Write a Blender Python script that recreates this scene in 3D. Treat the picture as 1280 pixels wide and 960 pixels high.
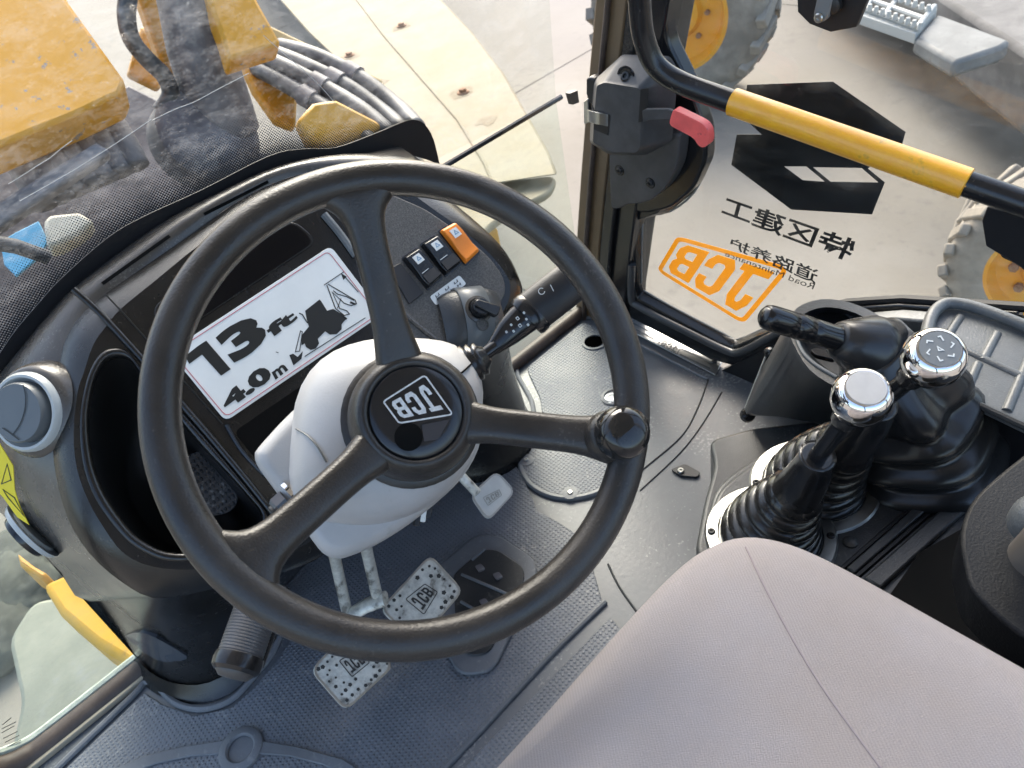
import bpy, bmesh, math, random
import numpy as np
from mathutils import Vector as V, Matrix

for o in list(bpy.data.objects):
    bpy.data.objects.remove(o, do_unlink=True)
scene = bpy.context.scene
COL = scene.collection
random.seed(4)

# ------------------------------------------------------------------ camera, sky, sun, exposure
# cab axes: x to the driver's right, y forward, z up, cab floor at z = 0
EYE = V((0.0, 0.0, 1.17))
AX = V((0.69740951, -0.56245684, 0.44414217))     # cab x, y, z seen from the lens (right, down, forward)
AY = V((-0.69522514, -0.38048084, 0.60983304))
AZ = V((-0.17401718, -0.73408217, -0.6563851))
FPX = 961.0
cd = bpy.data.cameras.new('camera')
cd.sensor_width = 36.0
cd.lens = FPX / 1280 * 36.0
cd.clip_start = 0.02
cd.clip_end = 400
cd.dof.use_dof = True; cd.dof.focus_distance = 0.95; cd.dof.aperture_fstop = 11.0
cam = bpy.data.objects.new('camera', cd)
COL.objects.link(cam)
right = V((AX[0], AY[0], AZ[0])); down = V((AX[1], AY[1], AZ[1])); fwd = V((AX[2], AY[2], AZ[2]))
m3 = Matrix((right, -down, -fwd)).transposed()
cam.matrix_world = Matrix.Translation(EYE) @ m3.to_4x4()
scene.camera = cam

world = bpy.data.worlds.new('World')
scene.world = world
world.use_nodes = True
wn = world.node_tree.nodes; wl = world.node_tree.links
sky = wn.new('ShaderNodeTexSky')
sky.sky_type = 'NISHITA'; sky.sun_disc = False
SUN_EL, SUN_ROT = math.radians(40), math.radians(38)
sky.sun_elevation = SUN_EL; sky.sun_rotation = SUN_ROT
sky.dust_density = 3.5; sky.air_density = 1.0; sky.ozone_density = 1.0
wn['Background'].inputs[1].default_value = 0.15
wl.new(sky.outputs[0], wn['Background'].inputs[0])
sd = bpy.data.lights.new('sun', 'SUN')
sd.energy = 1.05; sd.angle = math.radians(32); sd.color = (1.0, 0.95, 0.88)
sun = bpy.data.objects.new('sun', sd)
COL.objects.link(sun)
sdir = V((math.sin(SUN_ROT) * math.cos(SUN_EL), math.cos(SUN_ROT) * math.cos(SUN_EL), math.sin(SUN_EL)))
sun.rotation_euler = sdir.to_track_quat('Z', 'Y').to_euler()
sun.location = (0, 0, 6)
scene.view_settings.view_transform = 'Standard'
scene.view_settings.look = 'None'
scene.view_settings.exposure = 1.95
scene.view_settings.gamma = 1.0
scene.cycles.max_bounces = 7
scene.cycles.transparent_max_bounces = 10
scene.cycles.diffuse_bounces = 3
scene.cycles.glossy_bounces = 3
scene.cycles.use_denoising = True

# ------------------------------------------------------------------ survey helpers (sight line meets a real plane of the cab)
def sight(px, py):
    d = V((px - 640, py - 480, FPX))
    return V((AX.dot(d), AY.dot(d), AZ.dot(d)))
def onp(px, py, P, n):
    d = sight(px, py); P = V(P); n = V(n)
    return EYE + d * ((P - EYE).dot(n) / d.dot(n))
def onz(px, py, z=0.0): return onp(px, py, (0, 0, z), (0, 0, 1))
def onx(px, py, x): return onp(px, py, (x, 0, 0), (1, 0, 0))
def ony(px, py, y): return onp(px, py, (0, y, 0), (0, 1, 0))
def far(px, py, d): return EYE + sight(px, py) * (d / FPX)

# ------------------------------------------------------------------ materials
MATS = {}
def mat(name, col, rough=0.5, metal=0.0, bump=None, var=0.0, vscale=6.0, spec=0.5, rvar=0.0, coat=0.0, col2=None, lo=0.4, hi=0.65, detail=6.0, grit=None):
    if name in MATS: return MATS[name]
    m = bpy.data.materials.new(name); m.use_nodes = True
    nt = m.node_tree; N = nt.nodes; L = nt.links
    b = N['Principled BSDF']
    b.inputs['Base Color'].default_value = (*col, 1)
    b.inputs['Roughness'].default_value = rough
    b.inputs['Metallic'].default_value = metal
    b.inputs['Specular IOR Level'].default_value = spec
    b.inputs['Coat Weight'].default_value = coat
    tc = N.new('ShaderNodeTexCoord')
    if var or col2:
        nz = N.new('ShaderNodeTexNoise'); nz.inputs['Scale'].default_value = vscale; nz.inputs['Detail'].default_value = detail
        nz.inputs['Roughness'].default_value = 0.65
        L.new(tc.outputs['Object'], nz.inputs['Vector'])
        mr = N.new('ShaderNodeMapRange'); mr.inputs['From Min'].default_value = lo; mr.inputs['From Max'].default_value = hi
        L.new(nz.outputs['Fac'], mr.inputs['Value'])
        mx = N.new('ShaderNodeMix'); mx.data_type = 'RGBA'
        c2 = col2 if col2 else tuple(min(1, c * (1 + var)) for c in col)
        c1 = col if col2 else tuple(c * (1 - var) for c in col)
        mx.inputs['A'].default_value = (*c1, 1); mx.inputs['B'].default_value = (*c2, 1)
        L.new(mr.outputs['Result'], mx.inputs['Factor'])
        L.new(mx.outputs['Result'], b.inputs['Base Color'])
        if rvar:
            m2 = N.new('ShaderNodeMapRange'); m2.inputs['From Min'].default_value = lo; m2.inputs['From Max'].default_value = hi
            m2.inputs['To Min'].default_value = rough - rvar; m2.inputs['To Max'].default_value = rough + rvar
            L.new(nz.outputs['Fac'], m2.inputs['Value']); L.new(m2.outputs['Result'], b.inputs['Roughness'])
    if grit:
        src = b.inputs['Base Color'].links[0].from_socket if b.inputs['Base Color'].links else None
        g1 = N.new('ShaderNodeTexNoise'); g1.inputs['Scale'].default_value = grit[0]; g1.inputs['Detail'].default_value = 4; L.new(tc.outputs['Object'], g1.inputs['Vector'])
        g2 = N.new('ShaderNodeTexNoise'); g2.inputs['Scale'].default_value = grit[0] * 0.06; g2.inputs['Detail'].default_value = 4; L.new(tc.outputs['Object'], g2.inputs['Vector'])
        gm = N.new('ShaderNodeMath'); gm.operation = 'MULTIPLY_ADD'; gm.inputs[1].default_value = 0.7; L.new(g2.outputs['Fac'], gm.inputs[0]); L.new(g1.outputs['Fac'], gm.inputs[2])
        gr = N.new('ShaderNodeMapRange'); gr.inputs['From Min'].default_value = grit[1]; gr.inputs['From Max'].default_value = grit[1] + grit[4]; gr.inputs['To Max'].default_value = grit[3]
        L.new(gm.outputs[0], gr.inputs['Value'])
        gx_ = N.new('ShaderNodeMix'); gx_.data_type = 'RGBA'; L.new(gr.outputs['Result'], gx_.inputs['Factor'])
        if src: L.new(src, gx_.inputs['A'])
        else: gx_.inputs['A'].default_value = (*col, 1)
        gx_.inputs['B'].default_value = (*grit[2], 1); L.new(gx_.outputs['Result'], b.inputs['Base Color'])
    if bump:
        n2 = N.new('ShaderNodeTexNoise'); n2.inputs['Scale'].default_value = bump[0]; n2.inputs['Detail'].default_value = 3
        L.new(tc.outputs['Object'], n2.inputs['Vector'])
        bp = N.new('ShaderNodeBump'); bp.inputs['Strength'].default_value = bump[1]; bp.inputs['Distance'].default_value = bump[2] if len(bump) > 2 else 0.001
        L.new(n2.outputs['Fac'], bp.inputs['Height']); L.new(bp.outputs['Normal'], b.inputs['Normal'])
    MATS[name] = m
    return m

def dimple_mat(name, col, col2, pitch=0.0072, rough=0.45):
    m = mat(name, col, rough, var=0.0, col2=col2, vscale=5.0, rvar=0.1, grit=(130, 0.98, (0.30, 0.30, 0.29), 0.6, 0.16))
    nt = m.node_tree; N = nt.nodes; L = nt.links; b = N['Principled BSDF']
    tc = N.new('ShaderNodeTexCoord')
    sp = N.new('ShaderNodeSeparateXYZ'); L.new(tc.outputs['Object'], sp.inputs[0])
    outs = []
    for ax in ('X', 'Y'):
        mu = N.new('ShaderNodeMath'); mu.operation = 'MULTIPLY'; mu.inputs[1].default_value = 2 * math.pi / pitch
        L.new(sp.outputs[ax], mu.inputs[0])
        co = N.new('ShaderNodeMath'); co.operation = 'COSINE'; L.new(mu.outputs[0], co.inputs[0]); outs.append(co)
    ad = N.new('ShaderNodeMath'); ad.operation = 'ADD'; L.new(outs[0].outputs[0], ad.inputs[0]); L.new(outs[1].outputs[0], ad.inputs[1])
    mr = N.new('ShaderNodeMapRange'); mr.inputs['From Min'].default_value = 0.2; mr.inputs['From Max'].default_value = 1.5
    L.new(ad.outputs[0], mr.inputs['Value'])
    bp = N.new('ShaderNodeBump'); bp.inputs['Strength'].default_value = 0.9; bp.inputs['Distance'].default_value = 0.0016
    L.new(mr.outputs['Result'], bp.inputs['Height']); L.new(bp.outputs['Normal'], b.inputs['Normal'])
    return m

def glass_mat(name, tint, dust, dust_col, scale, lo, hi, refl=1.0):
    m = bpy.data.materials.new(name); m.use_nodes = True
    nt = m.node_tree; N = nt.nodes; L = nt.links
    N.remove(N['Principled BSDF']); out = N['Material Output']
    tr = N.new('ShaderNodeBsdfTransparent'); tr.inputs[0].default_value = (*tint, 1)
    gl = N.new('ShaderNodeBsdfGlossy'); gl.inputs['Roughness'].default_value = 0.02
    ge = N.new('ShaderNodeNewGeometry')
    dt = N.new('ShaderNodeVectorMath'); dt.operation = 'DOT_PRODUCT'; L.new(ge.outputs['Normal'], dt.inputs[0]); L.new(ge.outputs['Incoming'], dt.inputs[1])
    ab = N.new('ShaderNodeMath'); ab.operation = 'ABSOLUTE'; L.new(dt.outputs['Value'], ab.inputs[0])
    iv = N.new('ShaderNodeMath'); iv.operation = 'SUBTRACT'; iv.inputs[0].default_value = 1.0; L.new(ab.outputs[0], iv.inputs[1])
    pw = N.new('ShaderNodeMath'); pw.operation = 'POWER'; pw.inputs[1].default_value = 5.0; L.new(iv.outputs[0], pw.inputs[0])
    fm = N.new('ShaderNodeMath'); fm.operation = 'MULTIPLY_ADD'; fm.inputs[1].default_value = 0.96 * refl; fm.inputs[2].default_value = 0.04 * refl
    L.new(pw.outputs[0], fm.inputs[0])
    mx = N.new('ShaderNodeMixShader'); L.new(fm.outputs[0], mx.inputs[0]); L.new(tr.outputs[0], mx.inputs[1]); L.new(gl.outputs[0], mx.inputs[2])
    tc = N.new('ShaderNodeTexCoord')
    nz = N.new('ShaderNodeTexNoise'); nz.inputs['Scale'].default_value = scale; nz.inputs['Detail'].default_value = 8; nz.inputs['Roughness'].default_value = 0.86
    mpp = N.new('ShaderNodeMapping'); mpp.inputs['Rotation'].default_value = (0.5, 0.6, 0.4); mpp.inputs['Scale'].default_value = (1.0, 1.0, 2.6)
    L.new(tc.outputs['Object'], mpp.inputs[0]); L.new(mpp.outputs[0], nz.inputs['Vector'])
    mr = N.new('ShaderNodeMapRange'); mr.inputs['From Min'].default_value = lo; mr.inputs['From Max'].default_value = hi
    mr.inputs['To Min'].default_value = dust[0]; mr.inputs['To Max'].default_value = dust[1]
    L.new(nz.outputs['Fac'], mr.inputs['Value'])
    # fine scratches and grit
    vo = N.new('ShaderNodeTexVoronoi'); vo.inputs['Scale'].default_value = 90; L.new(tc.outputs['Object'], vo.inputs['Vector'])
    sp = N.new('ShaderNodeMapRange'); sp.inputs['From Min'].default_value = 0.06; sp.inputs['From Max'].default_value = 0.14
    sp.inputs['To Min'].default_value = 0.22; sp.inputs['To Max'].default_value = 0.0
    L.new(vo.outputs['Distance'], sp.inputs['Value'])
    sm = N.new('ShaderNodeMath'); sm.operation = 'MULTIPLY'; L.new(sp.outputs['Result'], sm.inputs[0]); L.new(nz.outputs['Fac'], sm.inputs[1])
    ad = N.new('ShaderNodeMath'); ad.operation = 'ADD'; ad.use_clamp = True
    L.new(mr.outputs['Result'], ad.inputs[0]); L.new(sm.outputs[0], ad.inputs[1])
    df = N.new('ShaderNodeBsdfTranslucent'); df.inputs[0].default_value = (*dust_col, 1)
    d2 = N.new('ShaderNodeBsdfDiffuse'); d2.inputs[0].default_value = (*dust_col, 1)
    dm = N.new('ShaderNodeMixShader'); dm.inputs[0].default_value = 0.5; L.new(df.outputs[0], dm.inputs[1]); L.new(d2.outputs[0], dm.inputs[2])
    fx = N.new('ShaderNodeMixShader'); L.new(ad.outputs[0], fx.inputs[0]); L.new(mx.outputs[0], fx.inputs[1]); L.new(dm.outputs[0], fx.inputs[2])
    L.new(fx.outputs[0], out.inputs['Surface'])
    MATS[name] = m
    return m

def translucent_vinyl(m, f):
    # printed film lets daylight through from behind
    N = m.node_tree.nodes; L = m.node_tree.links; b = N['Principled BSDF']
    t = N.new('ShaderNodeBsdfTranslucent'); t.inputs[0].default_value = b.inputs['Base Color'].default_value
    x = N.new('ShaderNodeMixShader'); x.inputs[0].default_value = f
    L.new(b.outputs[0], x.inputs[1]); L.new(t.outputs[0], x.inputs[2]); L.new(x.outputs[0], N['Material Output'].inputs['Surface'])
def clear_glass():
    m = bpy.data.materials.new('clear_glass'); m.use_nodes = True
    N = m.node_tree.nodes; L = m.node_tree.links; N.remove(N['Principled BSDF'])
    tr = N.new('ShaderNodeBsdfTransparent'); tr.inputs[0].default_value = (0.98, 0.99, 0.98, 1)
    L.new(tr.outputs[0], N['Material Output'].inputs['Surface'])
    return m
CLEAR = clear_glass()
def dusty_inside(o, axis):
    """film of dust on the inner face only; the other faces stay clear"""
    o.data.materials.append(CLEAR)
    for p in o.data.polygons:
        if p.normal.dot(V(axis)) < 0.9: p.material_index = 1
    return o
BLACK = mat('black_plastic', (0.014, 0.014, 0.015), 0.42, bump=(900, 0.25), var=0.15, vscale=12)
GLOSS = mat('gloss_black', (0.012, 0.012, 0.013), 0.2, bump=(40, 0.05))
RUBBER = mat('black_rubber', (0.011, 0.011, 0.0115), 0.22, bump=(120, 0.25), col2=(0.022, 0.0215, 0.021), vscale=14, rvar=0.05, grit=(150, 1.03, (0.08, 0.078, 0.072), 0.35, 0.16))
WHEEL = mat('wheel_grip', (0.024, 0.021, 0.0185), 0.36, bump=(500, 0.4), var=0.25, vscale=14, rvar=0.07, grit=(260, 1.02, (0.10, 0.09, 0.08), 0.5, 0.15))
DASH = mat('dash_plastic', (0.010, 0.0095, 0.009), 0.23, bump=(420, 0.22), var=0.25, vscale=8, rvar=0.07, grit=(320, 1.02, (0.10, 0.095, 0.09), 0.4, 0.15))
DASHG = mat('dash_grain', (0.075, 0.072, 0.068), 0.55, bump=(700, 0.7), var=0.35, vscale=420, detail=2)
DASHTOP = mat('dash_side', (0.062, 0.056, 0.050), 0.24, bump=(420, 0.2), var=0.2, vscale=7, rvar=0.06, grit=(300, 1.0, (0.16, 0.15, 0.135), 0.4, 0.15))
COWL = mat('cowl_white', (0.41, 0.405, 0.40), 0.40, bump=(500, 0.15), var=0.06, vscale=9, grit=(90, 1.03, (0.26, 0.24, 0.21), 0.5, 0.2))
FLOOR = mat('floor_paint', (0.090, 0.098, 0.108), 0.44, col2=(0.140, 0.151, 0.162), vscale=4, rvar=0.1, bump=(120, 0.3), lo=0.35, hi=0.75, grit=(160, 0.95, (0.42, 0.42, 0.40), 0.55, 0.2))
MATBORDER = mat('mat_border', (0.11, 0.118, 0.13), 0.52, col2=(0.16, 0.17, 0.185), vscale=6, bump=(300, 0.3), grit=(120, 0.97, (0.28, 0.28, 0.27), 0.5, 0.18))
MATD = dimple_mat('mat_dimpled', (0.115, 0.125, 0.142), (0.165, 0.177, 0.198), rough=0.55)
SEAT = mat('seat_cloth', (0.250, 0.226, 0.221), 0.95, bump=(1300, 0.8, 0.0012), col2=(0.262, 0.246, 0.254), vscale=4, spec=0.12)
SEAM = mat('seam_thread', (0.22, 0.19, 0.2), 0.9)
def add_twill(m, period, amt):
    nt = m.node_tree; N = nt.nodes; L = nt.links; b = N['Principled BSDF']
    src = b.inputs['Base Color'].links[0].from_socket
    tc = N.new('ShaderNodeTexCoord'); mp = N.new('ShaderNodeMapping'); mp.inputs['Rotation'].default_value = (0, 0, 0.65); L.new(tc.outputs['Object'], mp.inputs[0])
    wv = N.new('ShaderNodeTexWave'); wv.inputs['Scale'].default_value = 0.3142 / period; wv.inputs['Distortion'].default_value = 1.2; wv.inputs['Detail'].default_value = 2; L.new(mp.outputs[0], wv.inputs['Vector'])
    mr = N.new('ShaderNodeMapRange'); mr.inputs['To Min'].default_value = 1 - amt; mr.inputs['To Max'].default_value = 1 + amt; L.new(wv.outputs['Fac'], mr.inputs['Value'])
    mx = N.new('ShaderNodeVectorMath'); mx.operation = 'SCALE'; L.new(src, mx.inputs[0]); L.new(mr.outputs['Result'], mx.inputs['Scale']); L.new(mx.outputs[0], b.inputs['Base Color'])
add_twill(SEAT, 0.0026, 0.06)
CHROME = mat('chrome', (0.82, 0.80, 0.78), 0.07, metal=1.0, rvar=0.04, var=0.05, vscale=8)
STEEL = mat('worn_steel', (0.50, 0.50, 0.47), 0.28, metal=0.95, col2=(0.42, 0.42, 0.40), vscale=30, bump=(90, 0.2))
PEDAL = mat('pedal_steel', (0.68, 0.67, 0.60), 0.40, metal=0.3, col2=(0.42, 0.41, 0.36), vscale=60, bump=(200, 0.4), grit=(70, 0.93, (0.09, 0.08, 0.065), 0.75, 0.12))
PEDALHOLE = mat('pedal_dirt', (0.045, 0.042, 0.038), 0.8)
PRINTB = mat('print_black', (0.012, 0.013, 0.012), 0.4)
PRINTW = mat('print_white', (0.72, 0.73, 0.70), 0.35, var=0.03, vscale=15)
PRINTR = mat('print_red', (0.5, 0.05, 0.07), 0.4)
ORANGE = mat('switch_orange', (0.85, 0.24, 0.02), 0.4, bump=(600, 0.1))
YELLOWL = mat('label_yellow', (0.78, 0.62, 0.02), 0.4)
REDH = mat('red_handle', (0.88, 0.13, 0.115), 0.42, var=0.1, vscale=20, bump=(300, .2), grit=(120, 1.03, (.35, .05, .05), .6, .1))
SLEEVE = mat('sleeve_yellow', (0.82, 0.36, 0.006), 0.36, bump=(800, 0.5, 0.001), col2=(0.86, 0.42, 0.01), vscale=60, coat=0.5, spec=0.8, grit=(60, 1.05, (0.30, 0.18, 0.03), 0.6, 0.12))
RAIL = mat('rail_black', (0.012, 0.012, 0.013), 0.26, bump=(200, 0.1), grit=(120, 1.03, (0.10, 0.10, 0.095), 0.5, 0.1))
STICKER_O = mat('sticker_orange', (0.88, 0.52, 0.006), 0.5)
translucent_vinyl(STICKER_O, 0.55)
SIDEG = mat('side_console', (0.030, 0.032, 0.034), 0.36, bump=(420, 0.5), col2=(0.052, 0.056, 0.058), vscale=7, grit=(200, 0.98, (0.16, 0.165, 0.165), 0.5, 0.18))
TRAYG = mat('tray_grey', (0.105, 0.113, 0.116), 0.36, bump=(420, 0.5), col2=(0.145, 0.154, 0.156), vscale=8, grit=(160, 0.97, (0.27, 0.27, 0.26), 0.5, 0.18))
SEAL = mat('seal_brown', (0.055, 0.038, 0.030), 0.55, col2=(0.09, 0.065, 0.05), vscale=25, bump=(200, 0.3))
PILLAR = mat('pillar_reflection', (0.13, 0.085, 0.045), 0.45, col2=(0.17, 0.115, 0.065), vscale=6)  # warm brown reflection put into the colour of the pillar's outer strip
VENTG = mat('vent_grey', (0.10, 0.11, 0.115), 0.35)
VENTR = mat('vent_ring', (0.40, 0.42, 0.41), 0.3)
YPAINT = mat('machine_yellow', (0.60, 0.30, 0.012), 0.45, col2=(0.54, 0.25, 0.012), vscale=5, bump=(60, 0.1))
CREAM = mat('glare_cream', (0.195, 0.152, 0.082), 0.7, col2=(0.22, 0.186, 0.125), vscale=3.2, bump=(60, 0.3), grit=(22, 0.93, (0.15, 0.12, 0.08), 0.6, 0.25))  # overexposed paleness of the mudguard put into its colour
RUST = mat('rust', (0.22, 0.10, 0.045), 0.8, col2=(0.34, 0.20, 0.11), vscale=60)
GREYSTEEL = mat('grey_steel', (0.10, 0.092, 0.10), 0.55, col2=(0.20, 0.188, 0.195), vscale=9, bump=(120, 0.4), grit=(60, .95, (.32, .31, .30), .5, .2))
HOSE = mat('hose', (0.035, 0.036, 0.040), 0.5, col2=(0.11, 0.11, 0.112), vscale=16, bump=(150, .3))
TYRE = mat('dusty_tyre', (0.20, 0.175, 0.14), 0.85, col2=(0.34, 0.305, 0.25), vscale=4, bump=(60, 0.4))
RIM = mat('rim_orange', (0.80, 0.32, 0.012), 0.45, col2=(0.74, 0.36, 0.03), vscale=5)
BLUE = mat('blue_sheet', (0.14, 0.42, 0.62), 0.5, var=0.1)

# ------------------------------------------------------------------ builders
def org(o):
    p = V((0, 0, 0))
    while o is not None:
        p = p + o.location; o = o.parent
    return p
def tag(o, label=None, cat=None, group=None, kind=None):
    if label: o['label'] = label
    if cat: o['category'] = cat
    if group: o['group'] = group
    if kind: o['kind'] = kind
    return o
def thing(name, label, cat, loc, group=None):
    o = bpy.data.objects.new(name, None); COL.objects.link(o); o.location = loc
    o.empty_display_size = 0.05
    return tag(o, label, cat, group, 'thing')
def link(name, bm, material, parent=None, smooth=None, bevel=0.0, seg=2, sub=0, dedup=False):
    if dedup: bmesh.ops.remove_doubles(bm, verts=bm.verts, dist=1e-6)
    bmesh.ops.recalc_face_normals(bm, faces=bm.faces)
    me = bpy.data.meshes.new(name)
    co = [v.co for v in bm.verts]
    lo = V((min(c[i] for c in co) for i in range(3))); hi = V((max(c[i] for c in co) for i in range(3)))
    c = (lo + hi) / 2
    if parent is None: c.z = lo.z
    bmesh.ops.translate(bm, verts=bm.verts, vec=-c)
    bm.to_mesh(me); bm.free()
    o = bpy.data.objects.new(name, me); COL.objects.link(o)
    if parent is not None:
        o.parent = parent; o.location = c - org(parent)
    else:
        o.location = c
    me.materials.append(material)
    if bevel:
        md = o.modifiers.new('bevel', 'BEVEL'); md.width = bevel; md.segments = seg; md.limit_method = 'ANGLE'; md.angle_limit = math.radians(35)
    if sub:
        md = o.modifiers.new('sub', 'SUBSURF'); md.levels = sub; md.render_levels = sub
    if smooth is None or smooth:
        me.shade_smooth()
        if smooth is None:
            me.set_sharp_from_angle(angle=math.radians(38))
    return o

def add_loft(bm, rings, closed=True, cap0=True, cap1=True):
    vs = [[bm.verts.new(p) for p in r] for r in rings]
    n = len(rings[0])
    for a, b in zip(vs[:-1], vs[1:]):
        for i in range(n if closed else n - 1):
            j = (i + 1) % n
            bm.faces.new((a[i], a[j], b[j], b[i]))
    if closed and cap0: bm.faces.new(vs[0])
    if closed and cap1: bm.faces.new(vs[-1][::-1])
    return vs
def loft(name, rings, material, parent=None, closed=True, caps=(True, True), **k):
    bm = bmesh.new(); add_loft(bm, rings, closed, *caps)
    return link(name, bm, material, parent, **k)
def add_prism(bm, pts, vec):
    pts = [V(p) for p in pts]; vec = V(vec)
    add_loft(bm, [pts, [p + vec for p in pts]])
def prism(name, pts, vec, material, parent=None, bevel=0.0, **k):
    bm = bmesh.new(); add_prism(bm, pts, vec)
    return link(name, bm, material, parent, bevel=bevel, **k)
from mathutils.bvhtree import BVHTree
def hit(px, py, o, lift=0.0):
    """where the sight line first meets a built surface, and its normal"""
    bv = BVHTree.FromPolygons([v.co + org(o) for v in o.data.vertices], [p.vertices[:] for p in o.data.polygons])
    d = sight(px, py).normalized()
    p, n, _, _ = bv.ray_cast(EYE, d)
    if p is None: p, n, _, _ = bv.find_nearest(EYE + d * (org(o) - EYE).dot(d))
    if n.dot(EYE - p) < 0: n = -n
    return p + n * lift, n
def frame_of(d):
    d = V(d).normalized()
    a = V((0, 0, 1)) if abs(d.z) < 0.9 else V((1, 0, 0))
    u = d.cross(a).normalized(); return u, d.cross(u).normalized()
def catmull(pts, k=6, closed=False):
    pts = [V(p) for p in pts]; n = len(pts); out = []
    rng = range(n) if closed else range(n - 1)
    for i in rng:
        if closed: p0, p1, p2, p3 = pts[i - 1], pts[i], pts[(i + 1) % n], pts[(i + 2) % n]
        else: p0, p1, p2, p3 = pts[max(i - 1, 0)], pts[i], pts[i + 1], pts[min(i + 2, n - 1)]
        for j in range(k):
            t = j / k
            out.append(0.5 * ((2 * p1) + (p2 - p0) * t + (2 * p0 - 5 * p1 + 4 * p2 - p3) * t * t + (3 * p1 - p0 - 3 * p2 + p3) * t ** 3))
    if not closed: out.append(pts[-1])
    return out
def tube_rings(path, rad, n=14, flat=1.0, up=None):
    path = [V(p) for p in path]; rings = []; u = None
    for i, p in enumerate(path):
        d = (path[min(i + 1, len(path) - 1)] - path[max(i - 1, 0)]).normalized()
        if u is None:
            u = (V(up) if up is not None else frame_of(d)[0]); u = (u - d * u.dot(d)).normalized()
        else:
            u = (u - d * u.dot(d)).normalized()
        w = d.cross(u)
        r = rad[i] if isinstance(rad, (list, tuple)) else rad
        rings.append([p + u * (math.cos(2 * math.pi * k / n) * r) + w * (math.sin(2 * math.pi * k / n) * r * flat) for k in range(n)])
    return rings
def tube(name, path, rad, material, parent=None, n=14, flat=1.0, up=None, **k):
    return loft(name, tube_rings(path, rad, n, flat, up), material, parent, **k)
def lathe_rings(o, axis, prof, n=28, u=None):
    axis = V(axis).normalized(); u0, w0 = frame_of(axis); o = V(o)
    return [[o + axis * h + (u0 * math.cos(2 * math.pi * k / n) + w0 * math.sin(2 * math.pi * k / n)) * r for k in range(n)] for r, h in prof]
def lathe(name, o, axis, prof, material, parent=None, n=28, **k):
    return loft(name, lathe_rings(o, axis, prof, n), material, parent, **k)
def add_box(bm, c, ax, hs):
    c = V(c); a, b, d = [V(x).normalized() * h for x, h in zip(ax, hs)]
    add_loft(bm, [[c - a - b - d, c + a - b - d, c + a + b - d, c - a + b - d], [c - a - b + d, c + a - b + d, c + a + b + d, c - a + b + d]])
def box(name, c, ax, hs, material, parent=None, bevel=0.0, **k):
    bm = bmesh.new(); add_box(bm, c, ax, hs)
    return link(name, bm, material, parent, bevel=bevel, **k)
XYZ = (V((1, 0, 0)), V((0, 1, 0)), V((0, 0, 1)))
def fill(name, loops, lift, material, parent=None, thick=0.0004):
    """flat shape with holes: loops of 3D points, first the outline; extruded by lift direction * thick"""
    bm = bmesh.new(); lift = V(lift).normalized()
    for lp in loops:
        vs = [bm.verts.new(V(p)) for p in lp]
        for i in range(len(vs)): bm.edges.new((vs[i], vs[(i + 1) % len(vs)]))
    bmesh.ops.triangle_fill(bm, edges=bm.edges[:], use_beauty=True)
    r = bmesh.ops.extrude_face_region(bm, geom=bm.faces[:])
    bmesh.ops.translate(bm, verts=[g for g in r['geom'] if isinstance(g, bmesh.types.BMVert)], vec=lift * thick)
    return link(name, bm, material, parent, smooth=False)
def add_stroke(bm, pts, w, lift, closed=False):
    """flat ribbon of width w along 3D pts lying in a plane of normal lift, with a little thickness"""
    pts = [V(p) for p in pts]; n = len(pts); nl = V(lift).normalized(); A = []; B = []
    for i in range(n):
        if closed: a, b = pts[i - 1], pts[(i + 1) % n]
        else: a, b = pts[max(i - 1, 0)], pts[min(i + 1, n - 1)]
        d0 = (pts[i] - a).normalized() if (pts[i] - a).length > 1e-9 else (b - pts[i]).normalized()
        d1 = (b - pts[i]).normalized() if (b - pts[i]).length > 1e-9 else d0
        t = (d0 + d1).normalized(); s = t.cross(nl).normalized()
        k = w / 2 / max(0.5, s.dot(d0.cross(nl).normalized()))
        A.append(pts[i] + s * k); B.append(pts[i] - s * k)
    h = nl * 0.0004
    rings = [[A[i], B[i], B[i] + h, A[i] + h] for i in range(n)]
    if closed: rings.append(rings[0])
    add_loft(bm, rings, True, not closed, not closed)
def stroke(name, pts, w, lift, material, parent=None, closed=False):
    bm = bmesh.new(); add_stroke(bm, pts, w, lift, closed)
    return link(name, bm, material, parent, smooth=False, dedup=closed)
def quad(a, b, c, d):
    """unit square -> space; a (0,0) b (1,0) c (1,1) d (0,1)"""
    a, b, c, d = V(a), V(b), V(c), V(d)
    return lambda s, t: a * (1 - s) * (1 - t) + b * s * (1 - t) + c * s * t + d * (1 - s) * t
def text_shapes(txt, bold=0.0, sx=1.0):
    cu = bpy.data.curves.new('t', 'FONT'); cu.body = txt; cu.size = 1.0; cu.offset = bold; cu.resolution_u = 3
    ob = bpy.data.objects.new('t', cu); COL.objects.link(ob)
    dg = bpy.context.evaluated_depsgraph_get(); me = bpy.data.meshes.new_from_object(ob.evaluated_get(dg))
    vs = [v.co.copy() for v in me.vertices]; fs = [tuple(p.vertices) for p in me.polygons]
    bpy.data.objects.remove(ob); bpy.data.curves.remove(cu); bpy.data.meshes.remove(me)
    return vs, fs
def text(name, txt, mapf, lift, material, parent=None, bold=0.0):
    """lettering stretched over the unit square of mapf"""
    vs, fs = text_shapes(txt, bold)
    x0, x1 = min(v.x for v in vs), max(v.x for v in vs); y0, y1 = min(v.y for v in vs), max(v.y for v in vs)
    bm = bmesh.new(); nl = V(lift).normalized() * 0.0004
    bv = [bm.verts.new(mapf((v.x - x0) / (x1 - x0), (v.y - y0) / (y1 - y0)) + nl) for v in vs]
    for f in fs:
        try: bm.faces.new([bv[i] for i in f])
        except ValueError: pass
    return link(name, bm, material, parent, smooth=False)
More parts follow.
